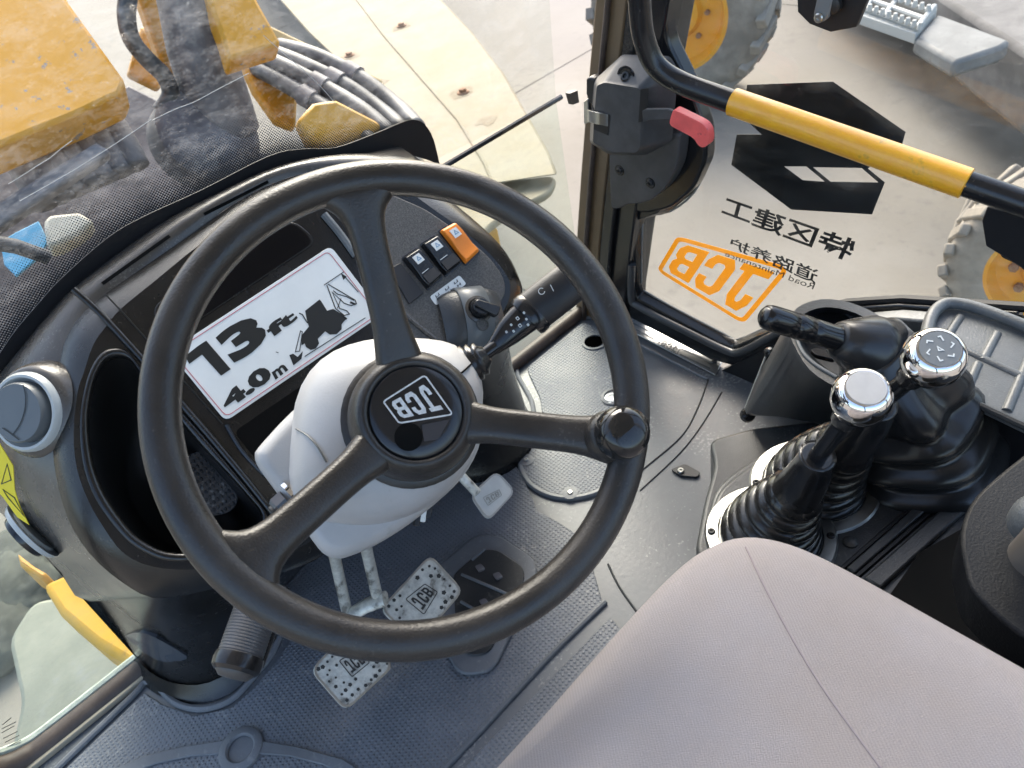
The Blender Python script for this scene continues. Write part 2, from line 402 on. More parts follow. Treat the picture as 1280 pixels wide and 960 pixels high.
LJ = [[(0, 1), (1, 1), (1, .84), (.82, .84), (.82, .22), (.64, 0), (.18, 0), (0, .2), (0, .4), (.3, .4), (.3, .24), (.38, .17), (.46, .17), (.52, .24), (.52, .84), (0, .84)]]
LC = [[(.2, 1), (.8, 1), (1, .8), (1, .62), (.68, .62), (.68, .76), (.6, .82), (.4, .82), (.32, .76), (.32, .24), (.4, .18), (.6, .18), (.68, .24), (.68, .38), (1, .38), (1, .2), (.8, 0), (.2, 0), (0, .2), (0, .8)]]
LB = [[(0, 0), (.8, 0), (1, .16), (1, .4), (.88, .5), (1, .6), (1, .84), (.8, 1), (0, 1)], [(.32, .17), (.6, .17), (.68, .22), (.68, .37), (.6, .42), (.32, .42)], [(.32, .59), (.6, .59), (.68, .64), (.68, .78), (.6, .83), (.32, .83)]]
def logo(mapf, lift, material, parent, thick=0.0004, line=0.0016, m=(0.1, 0.14), gap=0.05):
    fr = []
    for cx, cy, a0 in ((.93, .93, 0), (.07, .93, 90), (.07, .07, 180), (.93, .07, 270)):
        for k in range(5):
            a = math.radians(a0 + k * 22.5); fr.append(mapf(cx + .07 * math.cos(a), cy + .07 * math.sin(a)))
    stroke('logo_frame', fr, line, lift, material, parent, closed=True)
    w = (1 - 2 * m[0] - 2 * gap) / 3
    for i, L in enumerate((LJ, LC, LB)):
        s0 = m[0] + i * (w + gap)
        fill('letter', [[mapf(s0 + w * x, m[1] + (1 - 2 * m[1]) * y) for x, y in lp] for lp in L], lift, material, parent, thick)
def screw(o, axis, r, material, parent, name='screw'):
    return lathe(name, o, axis, [(r, -0.002), (r, r * 0.35), (r * 0.75, r * 0.6), (r * 0.45, r * 0.6), (r * 0.4, r * 0.25)], material, parent, n=12)
def roundpoly(pts, r, k=4):
    """round the corners of a 3D polygon"""
    out = []; n = len(pts); pts = [V(p) for p in pts]
    for i in range(n):
        a, p, b = pts[i - 1], pts[i], pts[(i + 1) % n]
        da, db = a - p, b - p
        ra = min(r, da.length * .48); rb = min(r, db.length * .48)
        p0, p1 = p + da.normalized() * ra, p + db.normalized() * rb
        for j in range(k + 1):
            t = j / k; out.append(p0 * (1 - t) ** 2 + p * 2 * t * (1 - t) + p1 * t * t)
    return out
# ------------------------------------------------------------------ setting: ground, cab floor
GZ = -1.15
bm = bmesh.new()
add_prism(bm, [(-60, -60, GZ), (60, -60, GZ), (60, 60, GZ), (-60, 60, GZ)], (0, 0, -0.2))
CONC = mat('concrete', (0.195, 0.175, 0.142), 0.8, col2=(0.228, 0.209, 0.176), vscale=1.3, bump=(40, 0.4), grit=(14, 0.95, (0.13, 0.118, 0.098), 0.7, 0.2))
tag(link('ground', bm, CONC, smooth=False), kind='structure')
def shaded_concrete():
    # the parked machine's shade painted darker into the ground colour, pale concrete elsewhere
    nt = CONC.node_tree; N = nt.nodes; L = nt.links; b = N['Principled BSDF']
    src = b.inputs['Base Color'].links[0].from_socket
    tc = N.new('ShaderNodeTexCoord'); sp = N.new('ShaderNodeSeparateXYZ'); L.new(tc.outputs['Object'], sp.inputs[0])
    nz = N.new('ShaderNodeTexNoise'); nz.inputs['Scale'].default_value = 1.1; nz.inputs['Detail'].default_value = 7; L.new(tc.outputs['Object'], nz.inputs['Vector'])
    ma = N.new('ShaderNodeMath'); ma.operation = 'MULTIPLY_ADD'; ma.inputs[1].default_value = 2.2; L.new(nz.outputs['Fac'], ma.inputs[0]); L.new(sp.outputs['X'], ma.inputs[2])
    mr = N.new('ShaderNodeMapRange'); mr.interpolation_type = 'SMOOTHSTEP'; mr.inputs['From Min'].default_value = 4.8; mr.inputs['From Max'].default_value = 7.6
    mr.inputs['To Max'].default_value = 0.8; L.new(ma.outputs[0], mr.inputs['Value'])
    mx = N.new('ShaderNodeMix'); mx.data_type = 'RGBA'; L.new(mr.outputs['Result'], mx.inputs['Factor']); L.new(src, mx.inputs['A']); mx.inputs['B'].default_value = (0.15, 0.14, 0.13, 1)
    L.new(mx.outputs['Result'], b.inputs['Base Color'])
shaded_concrete()
ground = bpy.data.objects['ground']
JOINT = mat('joint_dark', (0.06, 0.055, 0.048), 0.9)
for a, b in (((2.05, -8, GZ + .001), (2.35, 30, GZ + .001)), ((-20, 4.3, GZ + .001), (30, 4.9, GZ + .001)), ((6.2, -8, GZ + .001), (6.6, 30, GZ + .001)), ((-20, 8.4, GZ + .001), (30, 9.1, GZ + .001))):
    stroke('slab_joint', [a, b], 0.014, (0, 0, 1), JOINT, ground)

UP = V((0, 0, 1))
bm = bmesh.new()
add_prism(bm, [(-0.62, 1.115, 0), (1.10, 1.115, 0), (1.10, 0.70, 0), (1.10, -0.5, 0), (-0.62, -0.5, 0)], (0, 0, -0.05))
floor = tag(link('cab_floor', bm, FLOOR, smooth=False), kind='structure')

# rubber mat with raised borders
mat_t = thing('floor_mat', 'blue grey dimpled rubber mat lying on the cab floor under the pedals', 'floor mat', (0.2, 0.8, 0.004))
def fl(pts, z=0.0): return [onz(x, y, z) for x, y in pts]
main_px = [(40, 1005), (182, 867), (205, 882), (245, 896), (290, 886), (318, 862), (345, 830), (372, 790), (350, 742), (430, 655), (520, 600), (570, 585), (640, 575), (655, 600), (672, 640), (700, 655), (735, 680), (743, 718), (754, 757), (610, 905), (560, 960), (500, 1020)]
prism('mat_panel', fl(main_px), (0, 0, 0.005), MATD, mat_t, bevel=0.002)
prism('mat_panel', roundpoly(fl([(764, 773), (788, 805), (640, 960), (560, 1040), (530, 1020), (600, 940)]), 0.012), (0, 0, 0.006), MATD, mat_t, bevel=0.002)
prism('mat_panel', roundpoly(fl([(658, 462), (728, 404), (752, 412), (775, 445), (786, 500), (775, 520), (742, 532), (705, 521), (678, 522), (676, 500)]), 0.02), (0, 0, 0.005), MATD, mat_t, bevel=0.002)
def bead(name, px, r=0.0035, z=0.004, m=MATBORDER, parent=None, k=5):
    return tube(name, catmull(fl(px, z), k), r, m, parent or mat_t, n=8)
bead('mat_border', [(20, 1010), (95, 938), (168, 868), (182, 853), (200, 862), (222, 880), (255, 886), (290, 874), (318, 845), (338, 820), (352, 790)], 0.006)
bead('mat_border', [(645, 450), (647, 468), (656, 485), (664, 500), (668, 520)], 0.005)
bead('mat_border', [(884, 474), (840, 452), (800, 432), (792, 428)], 0.003, 0.002)
bead('mat_border', [(668, 520), (676, 526), (700, 521), (742, 534)], 0.003, 0.003)
bead('mat_border', [(646, 452), (690, 420), (722, 398), (745, 398)], 0.004)
bead('mat_border', [(757, 752), (690, 817), (600, 914), (545, 972)], 0.005, 0.003)
DGROOVE = mat('groove_dark', (0.02, 0.022, 0.025), 0.6)
bead('mat_rib', [(885, 475), (872, 510), (852, 545), (808, 583), (790, 598)], 0.0016, 0.001, DGROOVE)
bead('mat_rib', [(902, 490), (878, 530), (850, 566), (800, 613)], 0.0014, 0.001, DGROOVE)
bead('mat_rib', [(760, 705), (775, 735), (800, 770)], 0.002, 0.001, DGROOVE)
# emblem ring and ribs at the rear of the mat
ec = onz(302, 937, 0.005)
lathe('mat_emblem', ec, UP, [(0.036, -0.002), (0.036, 0.005), (0.033, 0.007), (0.024, 0.007), (0.021, 0.004), (0.021, 0.001)], MATBORDER, mat_t, n=36, caps=(True, True))
prism('mat_rib', fl([(282, 926), (230, 934), (180, 946), (140, 965), (155, 972), (195, 956), (240, 946), (285, 943)], 0.005), UP * 0.004, MATBORDER, mat_t, bevel=0.0015)
prism('mat_rib', fl([(322, 926), (372, 934), (430, 950), (460, 970), (440, 975), (405, 957), (362, 946), (320, 943)], 0.005), UP * 0.004, MATBORDER, mat_t, bevel=0.0015)

# round inspection cover
cc = onz(717, 571, 0.001)
cov = thing('inspection_cover', 'round dimpled floor cover plate with small screws beneath the right spoke', 'cover plate', cc)
lathe('rim_ring', cc, UP, [(0.116, 0.0), (0.116, 0.005), (0.113, 0.008), (0.108, 0.008), (0.105, 0.006)], MATBORDER, cov, n=48)
lathe('plate', cc, UP, [(0.105, 0.002), (0.105, 0.0065), (0.0, 0.0066)], MATD, cov, n=48, caps=(True, False))
for px in ((658, 576), (713, 617), (707, 532), (770, 578)):
    p = onz(*px, 0.006)
    lathe('screw_boss', p, UP, [(0.016, -0.002), (0.016, 0.003), (0.012, 0.0035)], MATBORDER, cov, n=20)
    screw(p + UP * 0.0035, UP, 0.005, STEEL, cov)
# drain hole with plug, bright floor stud
hole = thing('drain_hole', 'black round hole in the floor mat near the door pillar', 'hole', onz(743, 428, 0.004))
lathe('hole_rim', onz(743, 428, 0.004), UP, [(0.030, 0.0), (0.030, 0.004), (0.024, 0.004), (0.024, 0.001)], MATBORDER, hole, n=30)
lathe('hole_floor', onz(743, 428, 0.0045), UP, [(0.0238, 0.0), (0.0238, 0.0006)], mat('void', (0.001, 0.001, 0.001), 1.0, spec=0.0), hole, n=30)  # flat black disc, the darkness of the recess put into its colour
st = thing('floor_stud', 'small bright round stud on the floor beside the steering wheel rim', 'stud', onz(764, 498, 0.005))
lathe('collar', onz(766, 497, 0.004), UP, [(0.026, 0), (0.026, 0.004), (0.019, 0.006), (0.018, 0.003)], MATBORDER, st, n=30)
lathe('cap', onz(765, 499, 0.005), UP, [(0.0165, 0), (0.0165, 0.004), (0.009, 0.006), (0.008, 0.0045), (0, 0.0045)], PRINTW, st, n=24, caps=(True, False))
# floor clip near the side console
cl = thing('floor_clip', 'small black floor bracket with a bright screw beside the lever console', 'bracket', onz(855, 590, 0.003))
prism('plate', roundpoly(fl([(838, 588), (856, 581), (876, 592), (872, 598), (850, 596)], 0.002), 0.006), UP * 0.004, BLACK, cl, bevel=0.001)
screw(onz(851, 589, 0.006), UP, 0.007, STEEL, cl)

# door sill plate
sp = thing('sill_plate', 'ribbed bright metal step plate with embossed maker letters along the right door', 'sill plate', onz(842, 433, 0.004))
prism('plate', fl([(786, 396), (905, 450), (894, 470), (790, 416)], 0.004), UP * 0.004, STEEL, sp, bevel=0.001)
for a, b in (((791, 404), (817, 417)), ((795, 412), (818, 424)), ((852, 436), (892, 454)), ((850, 443), (888, 461)), ((800, 402), (815, 409)), ((856, 430), (880, 441))):
    stroke('rib', fl([a, b], 0.0081), 0.005, UP, mat('steel_dark', (0.16, 0.17, 0.17), 0.4, metal=.6), sp)
logo(quad(*fl([(851, 434), (828, 423), (822, 430), (846, 443)], 0.0085)), UP, mat('steel_dark', (0.16, 0.17, 0.17), 0.4, metal=.6), sp, thick=0.0008, line=0.002)
screw(onz(893, 452, 0.008), UP, 0.006, BLACK, sp)

# accelerator foot rest on the floor
fr = thing('foot_rest', 'dark ribbed rubber foot plate set in the floor behind the brake pedals', 'foot plate', onz(615, 760, 0.006))
prism('frame', roundpoly(fl([(546, 713), (595, 671), (625, 672), (669, 701), (673, 726), (617, 842), (576, 847), (560, 822)], 0.006), 0.02), UP * 0.008, MATBORDER, fr, bevel=0.003)
prism('pad', roundpoly(fl([(566, 720), (603, 688), (622, 688), (656, 711), (655, 732), (612, 818), (584, 822), (572, 800)], 0.014), 0.015), UP * 0.004, mat('pad_dark', (0.022, 0.024, 0.026), 0.45, bump=(150, .4), grit=(120, 0.95, (0.14, 0.14, 0.13), 0.5, 0.2)), fr, bevel=0.002)
for a, b in (((577, 718), (640, 745)), ((576, 752), (622, 778)), ((590, 700), (606, 686))):
    tube('rib', fl([a, b], 0.019), 0.003, MATBORDER, fr, n=8)
for px in ((600, 712), (622, 722), (605, 755)):
    prism('stud', roundpoly(fl([(px[0] - 6, px[1] - 3), (px[0] + 2, px[1] - 6), (px[0] + 7, px[1]), (px[0] - 1, px[1] + 4)], 0.018), 0.003), UP * 0.004, GREYSTEEL, fr)

# ------------------------------------------------------------------ cab shell: pillars, windscreen, quarter windows
WY = 1.13
def wy(z): return WY - max(0, z - 0.54) * 0.16
pil = thing('corner_pillar', 'dark front corner pillar with a brown reflection coloured into its outer edge between windscreen and door', 'pillar', (1.12, 1.13, 0))
path = [(z, 1.125 - 0.17 * (max(z, 0) / 0.75) ** 1.15) for z in (-0.05, 0.1, 0.25, 0.4, 0.55, 0.75, 1.0, 1.3, 1.7)]
def post(name, x0, x1, dy0, dy1, m):
    rings = [[V((x0, y + dy0, z)), V((x1, y + dy0, z)), V((x1, y + dy1, z)), V((x0, y + dy1, z))] for z, y in path]
    return loft(name, rings, m, pil, bevel=0.004)
post('outer_edge', 1.075, 1.15, -0.050, 0.02, PILLAR)
post('inner_post', 1.082, 1.165, -0.13, -0.052, GLOSS)
post('seal', 1.068, 1.0815, -0.085, -0.055, RUBBER)
post('seal', 1.062, 1.074, -0.020, -0.010, SEAL)
pl2 = thing('window_post', 'dark left front cab post at the edge of the quarter window', 'post', (-0.66, 1.1, 0))
loft('post_body', [[V((-0.70, y - 0.04, z)), V((-0.62, y - 0.04, z)), V((-0.62, y + 0.03, z)), V((-0.70, y + 0.03, z))] for z, y in path], BLACK, pl2, bevel=0.004)

GLASS_F = glass_mat('windscreen_glass', (0.90, 0.92, 0.90), (0.0, 0.34), (0.72, 0.73, 0.74), 13.0, 0.46, 0.88)
GLASS_Q = glass_mat('quarter_glass', (0.86, 0.92, 0.88), (0.02, 0.22), (0.50, 0.55, 0.50), 5.0, 0.40, 0.8)
GLASS_D = glass_mat('door_glass', (0.92, 0.93, 0.91), (0.0, 0.11), (0.60, 0.60, 0.57), 7.0, 0.42, 0.80)

ws = thing('windscreen', 'large dusty front windscreen with a black dotted lower border', 'windscreen', (0.25, WY, 0.54))
def wpt(px, py, off=0.0):
    # windscreen plane leans back slightly
    n = V((0, 1, 0.10)).normalized(); return onp(px, py, V((0, WY + off, 0.54)), n)
WN = V((0, 1, 0.10)).normalized()
def wz(x, z): return V((x, WY - (z - 0.54) * 0.10, z))
TOPE = [(-15, 484), (0, 468), (25, 436), (58, 396), (90, 361), (150, 315), (214, 271), (275, 240), (340, 210), (385, 199), (420, 193), (450, 192), (500, 192), (540, 202), (548, 214)]
def smooth_px(pts, k=4): return [(p.x, p.y) for p in catmull([V((x, y, 0)) for x, y in pts], k)]
bot = [wpt(x, y) for x, y in TOPE]
out = [wz(-0.62, 0.54)] + [p for p in bot if p.z > 0.54] + [wz(1.10, 0.54), wz(1.10, 1.75), wz(-0.62, 1.75)]
dusty_inside(fill('glass', [out], WN, GLASS_F, ws, 0.006), -WN)
# solid black band on the glass
FRIT = [(-20, 462), (-4, 446), (18, 414), (46, 381), (76, 348), (134, 297), (180, 270), (250, 238), (335, 195), (378, 186), (420, 184), (470, 166), (516, 149), (538, 166), (549, 205)]
bm = bmesh.new()
A = [wpt(x, y, -0.004) for x, y in smooth_px(TOPE)]; B = [wpt(x, y, -0.004) for x, y in smooth_px(FRIT)]
add_loft(bm, [[a, b, b - WN * 0.0015, a - WN * 0.0015] for a, b in zip(A, B)])
FRITM = mat('frit_black', (0.006, 0.006, 0.008), 0.5)
link('border_band', bm, FRITM, ws, smooth=False)
# dot matrix fading upwards: printed dots, transparent between
def dot_mat():
    m = bpy.data.materials.new('frit_dots'); m.use_nodes = True
    nt = m.node_tree; N = nt.nodes; L = nt.links; N.remove(N['Principled BSDF'])
    uv = N.new('ShaderNodeUVMap'); uv.uv_map = 'UVMap'
    sp = N.new('ShaderNodeSeparateXYZ'); L.new(uv.outputs[0], sp.inputs[0])
    tc = N.new('ShaderNodeTexCoord'); mp = N.new('ShaderNodeMapping'); mp.inputs['Scale'].default_value = (300, 0.0, 300)
    mp.inputs['Rotation'].default_value = (0, math.radians(35), 0)
    L.new(tc.outputs['Object'], mp.inputs[0])
    vo = N.new('ShaderNodeTexVoronoi'); vo.voronoi_dimensions = '3D'; vo.inputs['Randomness'].default_value = 0.0; vo.inputs['Scale'].default_value = 1.0
    L.new(mp.outputs[0], vo.inputs['Vector'])
    mr = N.new('ShaderNodeMapRange'); mr.inputs['To Min'].default_value = 0.55; mr.inputs['To Max'].default_value = 0.02
    L.new(sp.outputs['Y'], mr.inputs['Value'])
    lt = N.new('ShaderNodeMath'); lt.operation = 'LESS_THAN'; L.new(vo.outputs['Distance'], lt.inputs[0]); L.new(mr.outputs['Result'], lt.inputs[1])
    tr = N.new('ShaderNodeBsdfTransparent'); df = N.new('ShaderNodeBsdfDiffuse'); df.inputs[0].default_value = (0.03, 0.032, 0.036, 1)
    mx = N.new('ShaderNodeMixShader'); L.new(lt.outputs[0], mx.inputs[0]); L.new(tr.outputs[0], mx.inputs[1]); L.new(df.outputs[0], mx.inputs[2])
    L.new(mx.outputs[0], N['Material Output'].inputs['Surface'])
    return m
bm = bmesh.new(); uvl = bm.loops.layers.uv.new('UVMap')
OUTER = []
FRIT = smooth_px(FRIT)
for i, (x, y) in enumerate(FRIT):
    h = 74 if i < 34 else max(8, 74 - (i - 34) * 5)
    OUTER.append((x - h * 0.62, y - h * 0.78))
rows = 6
grid = [[bm.verts.new(wpt(a[0] + (b[0] - a[0]) * r / rows, a[1] + (b[1] - a[1]) * r / rows, -0.0045)) for a, b in zip(FRIT[:49], OUTER[:49])] for r in range(rows + 1)]
for r in range(rows):
    for i in range(48):
        f = bm.faces.new((grid[r][i], grid[r][i + 1], grid[r + 1][i + 1], grid[r + 1][i]))
        for lp, v in zip(f.loops, ((i, r), (i + 1, r), (i + 1, r + 1), (i, r + 1))): lp[uvl].uv = (v[0] / 48, v[1] / rows)
link('dot_band', bm, dot_mat(), ws, smooth=False)

# scratches and grime lines on the windscreen
SCR = mat('scratch_pale', (0.55, 0.55, 0.53), 0.7)
rs_ = random.Random(7)
for a, b in (((25, 252), (190, 150)), ((190, 150), (310, 92)), ((330, 45), (420, 130)), ((10, 230), (90, 175))):
    n_ = 6; pts = []
    for k in range(n_):
        t = k / (n_ - 1); j = 4 * math.sin(math.pi * t)
        pts.append(wpt(a[0] + (b[0] - a[0]) * t + rs_.uniform(-1, 1) + j, a[1] + (b[1] - a[1]) * t + rs_.uniform(-1, 1), -0.0012))
    stroke('scratch', catmull(pts, 3), 0.0007, -WN, SCR, ws)

# lower quarter windows either side of the dashboard
rq = thing('quarter_window', 'clear lower quarter window between the dashboard and the right front pillar', 'window', (0.9, WY, 0))
dusty_inside(prism('glass', [(0.62, WY, 0.005), (1.10, WY, 0.005), (1.10, WY, 0.535), (0.62, WY, 0.535)], (0, 0.005, 0), GLASS_Q, rq), (0, -1, 0))
a, b = wpt(560, 216), wpt(727, 113)
tube('top_bar', [V((0.72, WY - 0.006, 0.545)), V((1.11, WY - 0.006, 0.545))], 0.0055, GLOSS, rq, n=8)
tube('bottom_seal', [V((0.70, WY - 0.008, 0.010)), V((1.10, WY - 0.008, 0.010))], 0.016, SEAL, rq, n=10)
clip = prism('clip', [wpt(712, 117, -0.02), wpt(722, 113, -0.02), wpt(724, 128, -0.02), wpt(716, 131, -0.02)], (0, 0.012, 0), BLACK, rq)
lq = thing('quarter_window', 'green tinted lower quarter window with a brown seal left of the dashboard', 'window', (-0.4, WY, 0))
dusty_inside(prism('glass', [(-0.62, WY, 0.005), (-0.1, WY, 0.005), (-0.1, WY, 0.535), (-0.62, WY, 0.535)], (0, 0.005, 0), GLASS_Q, lq), (0, -1, 0))
tube('bottom_seal', catmull([V((-0.128, WY - 0.022, 0.004)), V((-0.30, WY - 0.022, 0.004)), V((-0.345, WY - 0.020, 0.008)), V((-0.385, WY - 0.018, 0.03)), V((-0.42, WY - 0.014, 0.08))], 6), 0.021, SEAL, lq, n=12)
tube('seal_lip', catmull([V((-0.128, WY - 0.001, 0.016)), V((-0.29, WY - 0.001, 0.016)), V((-0.34, WY - 0.001, 0.022)), V((-0.385, WY - 0.001, 0.05))], 6), 0.008, mat('lip_pale', (0.42, 0.46, 0.38), 0.6, var=0.2, vscale=40), lq, n=8)
prism('floor_trim', [(-0.62, 1.083, 0.0), (-0.13, 1.083, 0.0), (-0.13, 1.092, 0.0), (-0.62, 1.092, 0.0)], (0, 0, 0.012), mat('trim_tan', (0.33, 0.29, 0.22), 0.6), lq, bevel=0.002)
for k, (x0, x1, y) in enumerate(((2, 20, 911), (2, 18, 916), (4, 22, 923), (6, 24, 928), (3, 14, 906), (8, 26, 934))):
    stroke('etched_mark', [ony(x0, y, WY - 0.001), ony(x1, y - 9, WY - 0.001)], 0.0015, (0, -1, 0), PRINTB, lq)

# roof and rear posts shade the cab
rf = thing('headlining', 'pale headlining of the cab roof above the seat', 'roof', (0.24, 0.2, 1.85))
prism('headliner', [(-0.66, 0.98, 1.85), (1.14, 0.98, 1.85), (1.14, -1.0, 1.85), (-0.66, -1.0, 1.85)], (0, 0, 0.09), mat('headliner', (0.62, 0.60, 0.56), 0.8), rf, bevel=0.02)
for i, (x, y) in enumerate(((-0.64, -0.85), (1.12, -0.85), (1.12, -0.12))):
    o = thing('rear_post', ('left rear cab post behind the camera', 'right rear cab post behind the camera', 'right middle cab post behind the door')[i], 'post', (x, y, 0))
    box('post_body', (x, y, 0.87), XYZ, (0.04, 0.045, 0.91), BLACK, o, bevel=0.01)
# ------------------------------------------------------------------ dashboard
FA = math.radians(46)
FO = V((0.28323452, 0.9, 0.58126632)); FN = V((0, -math.sin(FA), math.cos(FA))); FU = V((1, 0, 0)); FV = FN.cross(FU)
def F(px, py, off=0.0): return onp(px, py, FO + FN * off, FN)
def Fs(pts, off=0.0): return [F(x, y, off) for x, y in pts]
dash = thing('dashboard', 'black moulded dashboard pod with storage bin, air vents and switch panel', 'dashboard', (0.3, 1.0, 0))
BIN = [(147, 441), (130, 447), (117, 468), (109, 498), (106, 525), (108, 560), (114, 590), (126, 620), (143, 646), (165, 672), (190, 688), (212, 695), (240, 695), (270, 687), (300, 676), (322, 666), (331, 653), (329, 640), (318, 626), (290, 593), (250, 548), (205, 497), (176, 464), (162, 446)]
R0 = [(105, 465), (117, 430), (135, 405), (151, 386), (195, 350), (252, 304), (310, 268), (370, 242), (430, 228), (490, 228), (537, 258), (585, 293), (612, 317), (632, 342), (638, 362), (630, 388), (590, 445), (540, 520), (470, 600), (400, 668), (350, 694), (290, 706), (235, 712), (190, 708), (155, 692), (130, 660), (110, 625), (96, 585), (92, 540), (97, 490)]
R2 = [(74, 455), (84, 420), (103, 392), (132, 367), (175, 337), (240, 292), (300, 250), (360, 222), (425, 209), (490, 210), (548, 240), (603, 284), (632, 315), (648, 345), (653, 366), (644, 392), (602, 452), (552, 530), (482, 612), (412, 688), (352, 716), (290, 730), (240, 742), (190, 747), (150, 726), (112, 692), (85, 648), (70, 595), (66, 550), (69, 500)]
R3W = {29: (-14, 500), 0: (0, 468), 1: (25, 436), 2: (58, 396), 3: (90, 361), 4: (150, 315), 5: (214, 271), 6: (275, 240), 7: (340, 210), 8: (400, 196), 9: (455, 192), 10: (515, 193), 25: (38, 676), 26: (0, 640), 27: (-25, 600), 28: (-30, 550), 24: (75, 715), 23: (110, 752)}
p0 = Fs(R0, 0.0); p2 = Fs(R2, -0.034)
def Wd(px, py): return wpt(px, py, -0.009) if py < 520 else ony(px, py, WY - 0.004)
p3 = []
for i in range(30):
    if i in R3W: p3.append(Wd(*R3W[i]))
    elif i in (11, 12, 13, 14, 15): p3.append(p2[i] + V((-0.03, 0.16, -0.10)))
    else: p3.append(p2[i] + V((0, 0.14, -0.10)))
# rounded shoulder between face and band
p0, p2, p3 = catmull(p0, 3, True), catmull(p2, 3, True), catmull(p3, 3, True)
p1a = [a + (b - a) * 0.38 + FN * 0.004 for a, b in zip(p0, p2)]
p1b = [a + (b - a) * 0.75 + FN * 0.005 for a, b in zip(p0, p2)]
binr = catmull(Fs(BIN, 0.0), 3, True)
# face plate with the bin opening, as a filled sheet
fill('face_panel', [p0, binr], -FN, DASH, dash, 0.003)
bm = bmesh.new()
add_loft(bm, [[p - FN * 0.0004 for p in p0], p1a, p1b, p2], True, False, False)
link('shoulder', bm, DASH, dash, smooth=True, sub=1)
K = 6
rings = [[a + (b - a) * (k / K) + FN * (0.016 * math.sin(math.pi * k / K)) for a, b in zip(p2, p3)] for k in range(K + 1)]
ok = [27, 28, 29] + list(range(0, 16))
order = list(range(66, 90)) + list(range(0, 49))
bm = bmesh.new()
add_loft(bm, [[r[i] for i in order] for r in rings], False)
shell = link('upper_shell', bm, DASHTOP, dash, smooth=True)
bm = bmesh.new()
under = list(range(48, 67))
add_loft(bm, [[r[i] for i in under] for r in rings], False)
link('lower_shell', bm, DASH, dash, smooth=True)
# storage bin: lip, wall, bottom with rubber pad
bc = sum(binr, V()) / len(binr)
lip = [[p + (p - bc).normalized() * d + FN * h for p in binr] for d, h in ((0.007, -0.002), (0.006, 0.003), (0.001, 0.0045), (-0.004, 0.002), (-0.005, -0.01))]
lp = loft('bin_lip', lip, DASH, dash, caps=(False, False), smooth=True)
deep = []
for t in (0, 0.2, 0.45, 0.7, 0.88, 1.0):
    s = 1 - 0.30 * t ** 2.2 - 0.02
    deep.append([bc + (p - bc) * s - FN * (0.008 + 0.13 * t) + V((0, 0, -0.03)) * t for p in binr])
bn = loft('storage_bin', deep, GLOSS if False else mat('bin_black', (0.012, 0.012, 0.012), 0.5, bump=(700, 0.3)), dash, caps=(False, True), smooth=True)
NET = dimple_mat('bin_rubber', (0.03, 0.03, 0.032), (0.05, 0.05, 0.052), pitch=0.006, rough=0.35)
bo = -0.085
prism('bin_pad', roundpoly(Fs([(190, 600), (250, 560), (300, 622), (290, 640), (235, 652), (205, 640)], -0.07), 0.012), -FN * 0.004, NET, bn, bevel=0.001)
# seams of the centre stack
tube('centre_ridge', catmull(Fs([(92, 362), (116, 383), (135, 402), (178, 449), (236, 515), (300, 590), (352, 655)], 0.003), 5), 0.0045, DASH, dash, n=10)
tube('centre_seam', Fs([(132, 368), (152, 389), (190, 432), (240, 488), (278, 530)], 0.001), 0.0012, PRINTB, dash, n=6)
# defroster slots on the top
for a, b in (((128, 355), (212, 295)), ((255, 268), (335, 227))):
    pp = [hit(a[0] + (b[0] - a[0]) * t, a[1] + (b[1] - a[1]) * t, shell, 0.0006) for t in (0, .2, .4, .6, .8, 1)]
    stroke('defroster_slot', [q[0] for q in pp], 0.0045, pp[2][1], mat('slot_black', (0.004, 0.004, 0.004), 0.9, spec=0.1), shell)
# black display recess and bezel
prism('display_bezel', roundpoly(Fs([(188, 385), (365, 274), (398, 302), (208, 428)], 0.0), 0.018), FN * 0.003, DASH, dash, bevel=0.0012)
prism('display_window', roundpoly(Fs([(194, 386), (364, 277), (393, 302), (211, 424)], 0.0032), 0.016), FN * 0.0008, mat('display_glass', (0.003, 0.003, 0.004), 0.15, spec=0.2), dash)
# white height plate
pln = thing('height_plate', 'white height limit plate lettered 13ft 4.0m with a black digger silhouette', 'plate', F(345, 417, 0.001))
prism('plate', roundpoly(Fs([(211, 440), (413, 308), (478, 393), (282, 527)], 0.001), 0.010), FN * 0.0022, PRINTW, pln, bevel=0.0004)
stroke('red_border', roundpoly(Fs([(216, 441), (410, 314), (472, 393), (283, 521)], 0.0033), 0.008), 0.0008, FN, PRINTR, pln, closed=True)
def cr(x, y): return F(200 + x / 3.4286, 280 + y / 3.4286, 0.0034)
def lab(a, b, c, d): return quad(cr(*a), cr(*b), cr(*c), cr(*d))
text('lettering', '3', lab((325, 603), (478, 488), (392, 380), (226, 485)), FN, PRINTB, pln, 0.055)
fill('lettering', [[cr(262, 650), cr(303, 622), cr(198, 500), cr(160, 525), cr(108, 566), cr(125, 600), cr(180, 560)]], FN, PRINTB, pln)
text('lettering', 'ft', lab((480, 490), (592, 405), (566, 368), (446, 442)), FN, PRINTB, pln, 0.05)
text('lettering', '4.0', lab((288, 800), (492, 656), (440, 600), (252, 752)), FN, PRINTB, pln, 0.06)
text('lettering', 'm', lab((495, 668), (550, 626), (528, 598), (478, 636)), FN, PRINTB, pln, 0.035)
fill('digger_silhouette', [[cr(*p) for p in ((622, 372), (683, 324), (690, 330), (716, 372), (742, 364), (775, 384), (800, 405), (778, 430), (778, 452), (757, 472), (728, 474), (708, 460), (690, 478), (676, 492), (682, 512), (668, 534), (646, 540), (626, 528), (620, 512), (606, 520), (606, 478), (638, 440), (628, 405))]], FN, PRINTB, pln)
fill('bucket_silhouette', [[cr(*p) for p in ((554, 562), (570, 556), (590, 570), (612, 545), (606, 578), (572, 606))]], FN, PRINTB, pln)
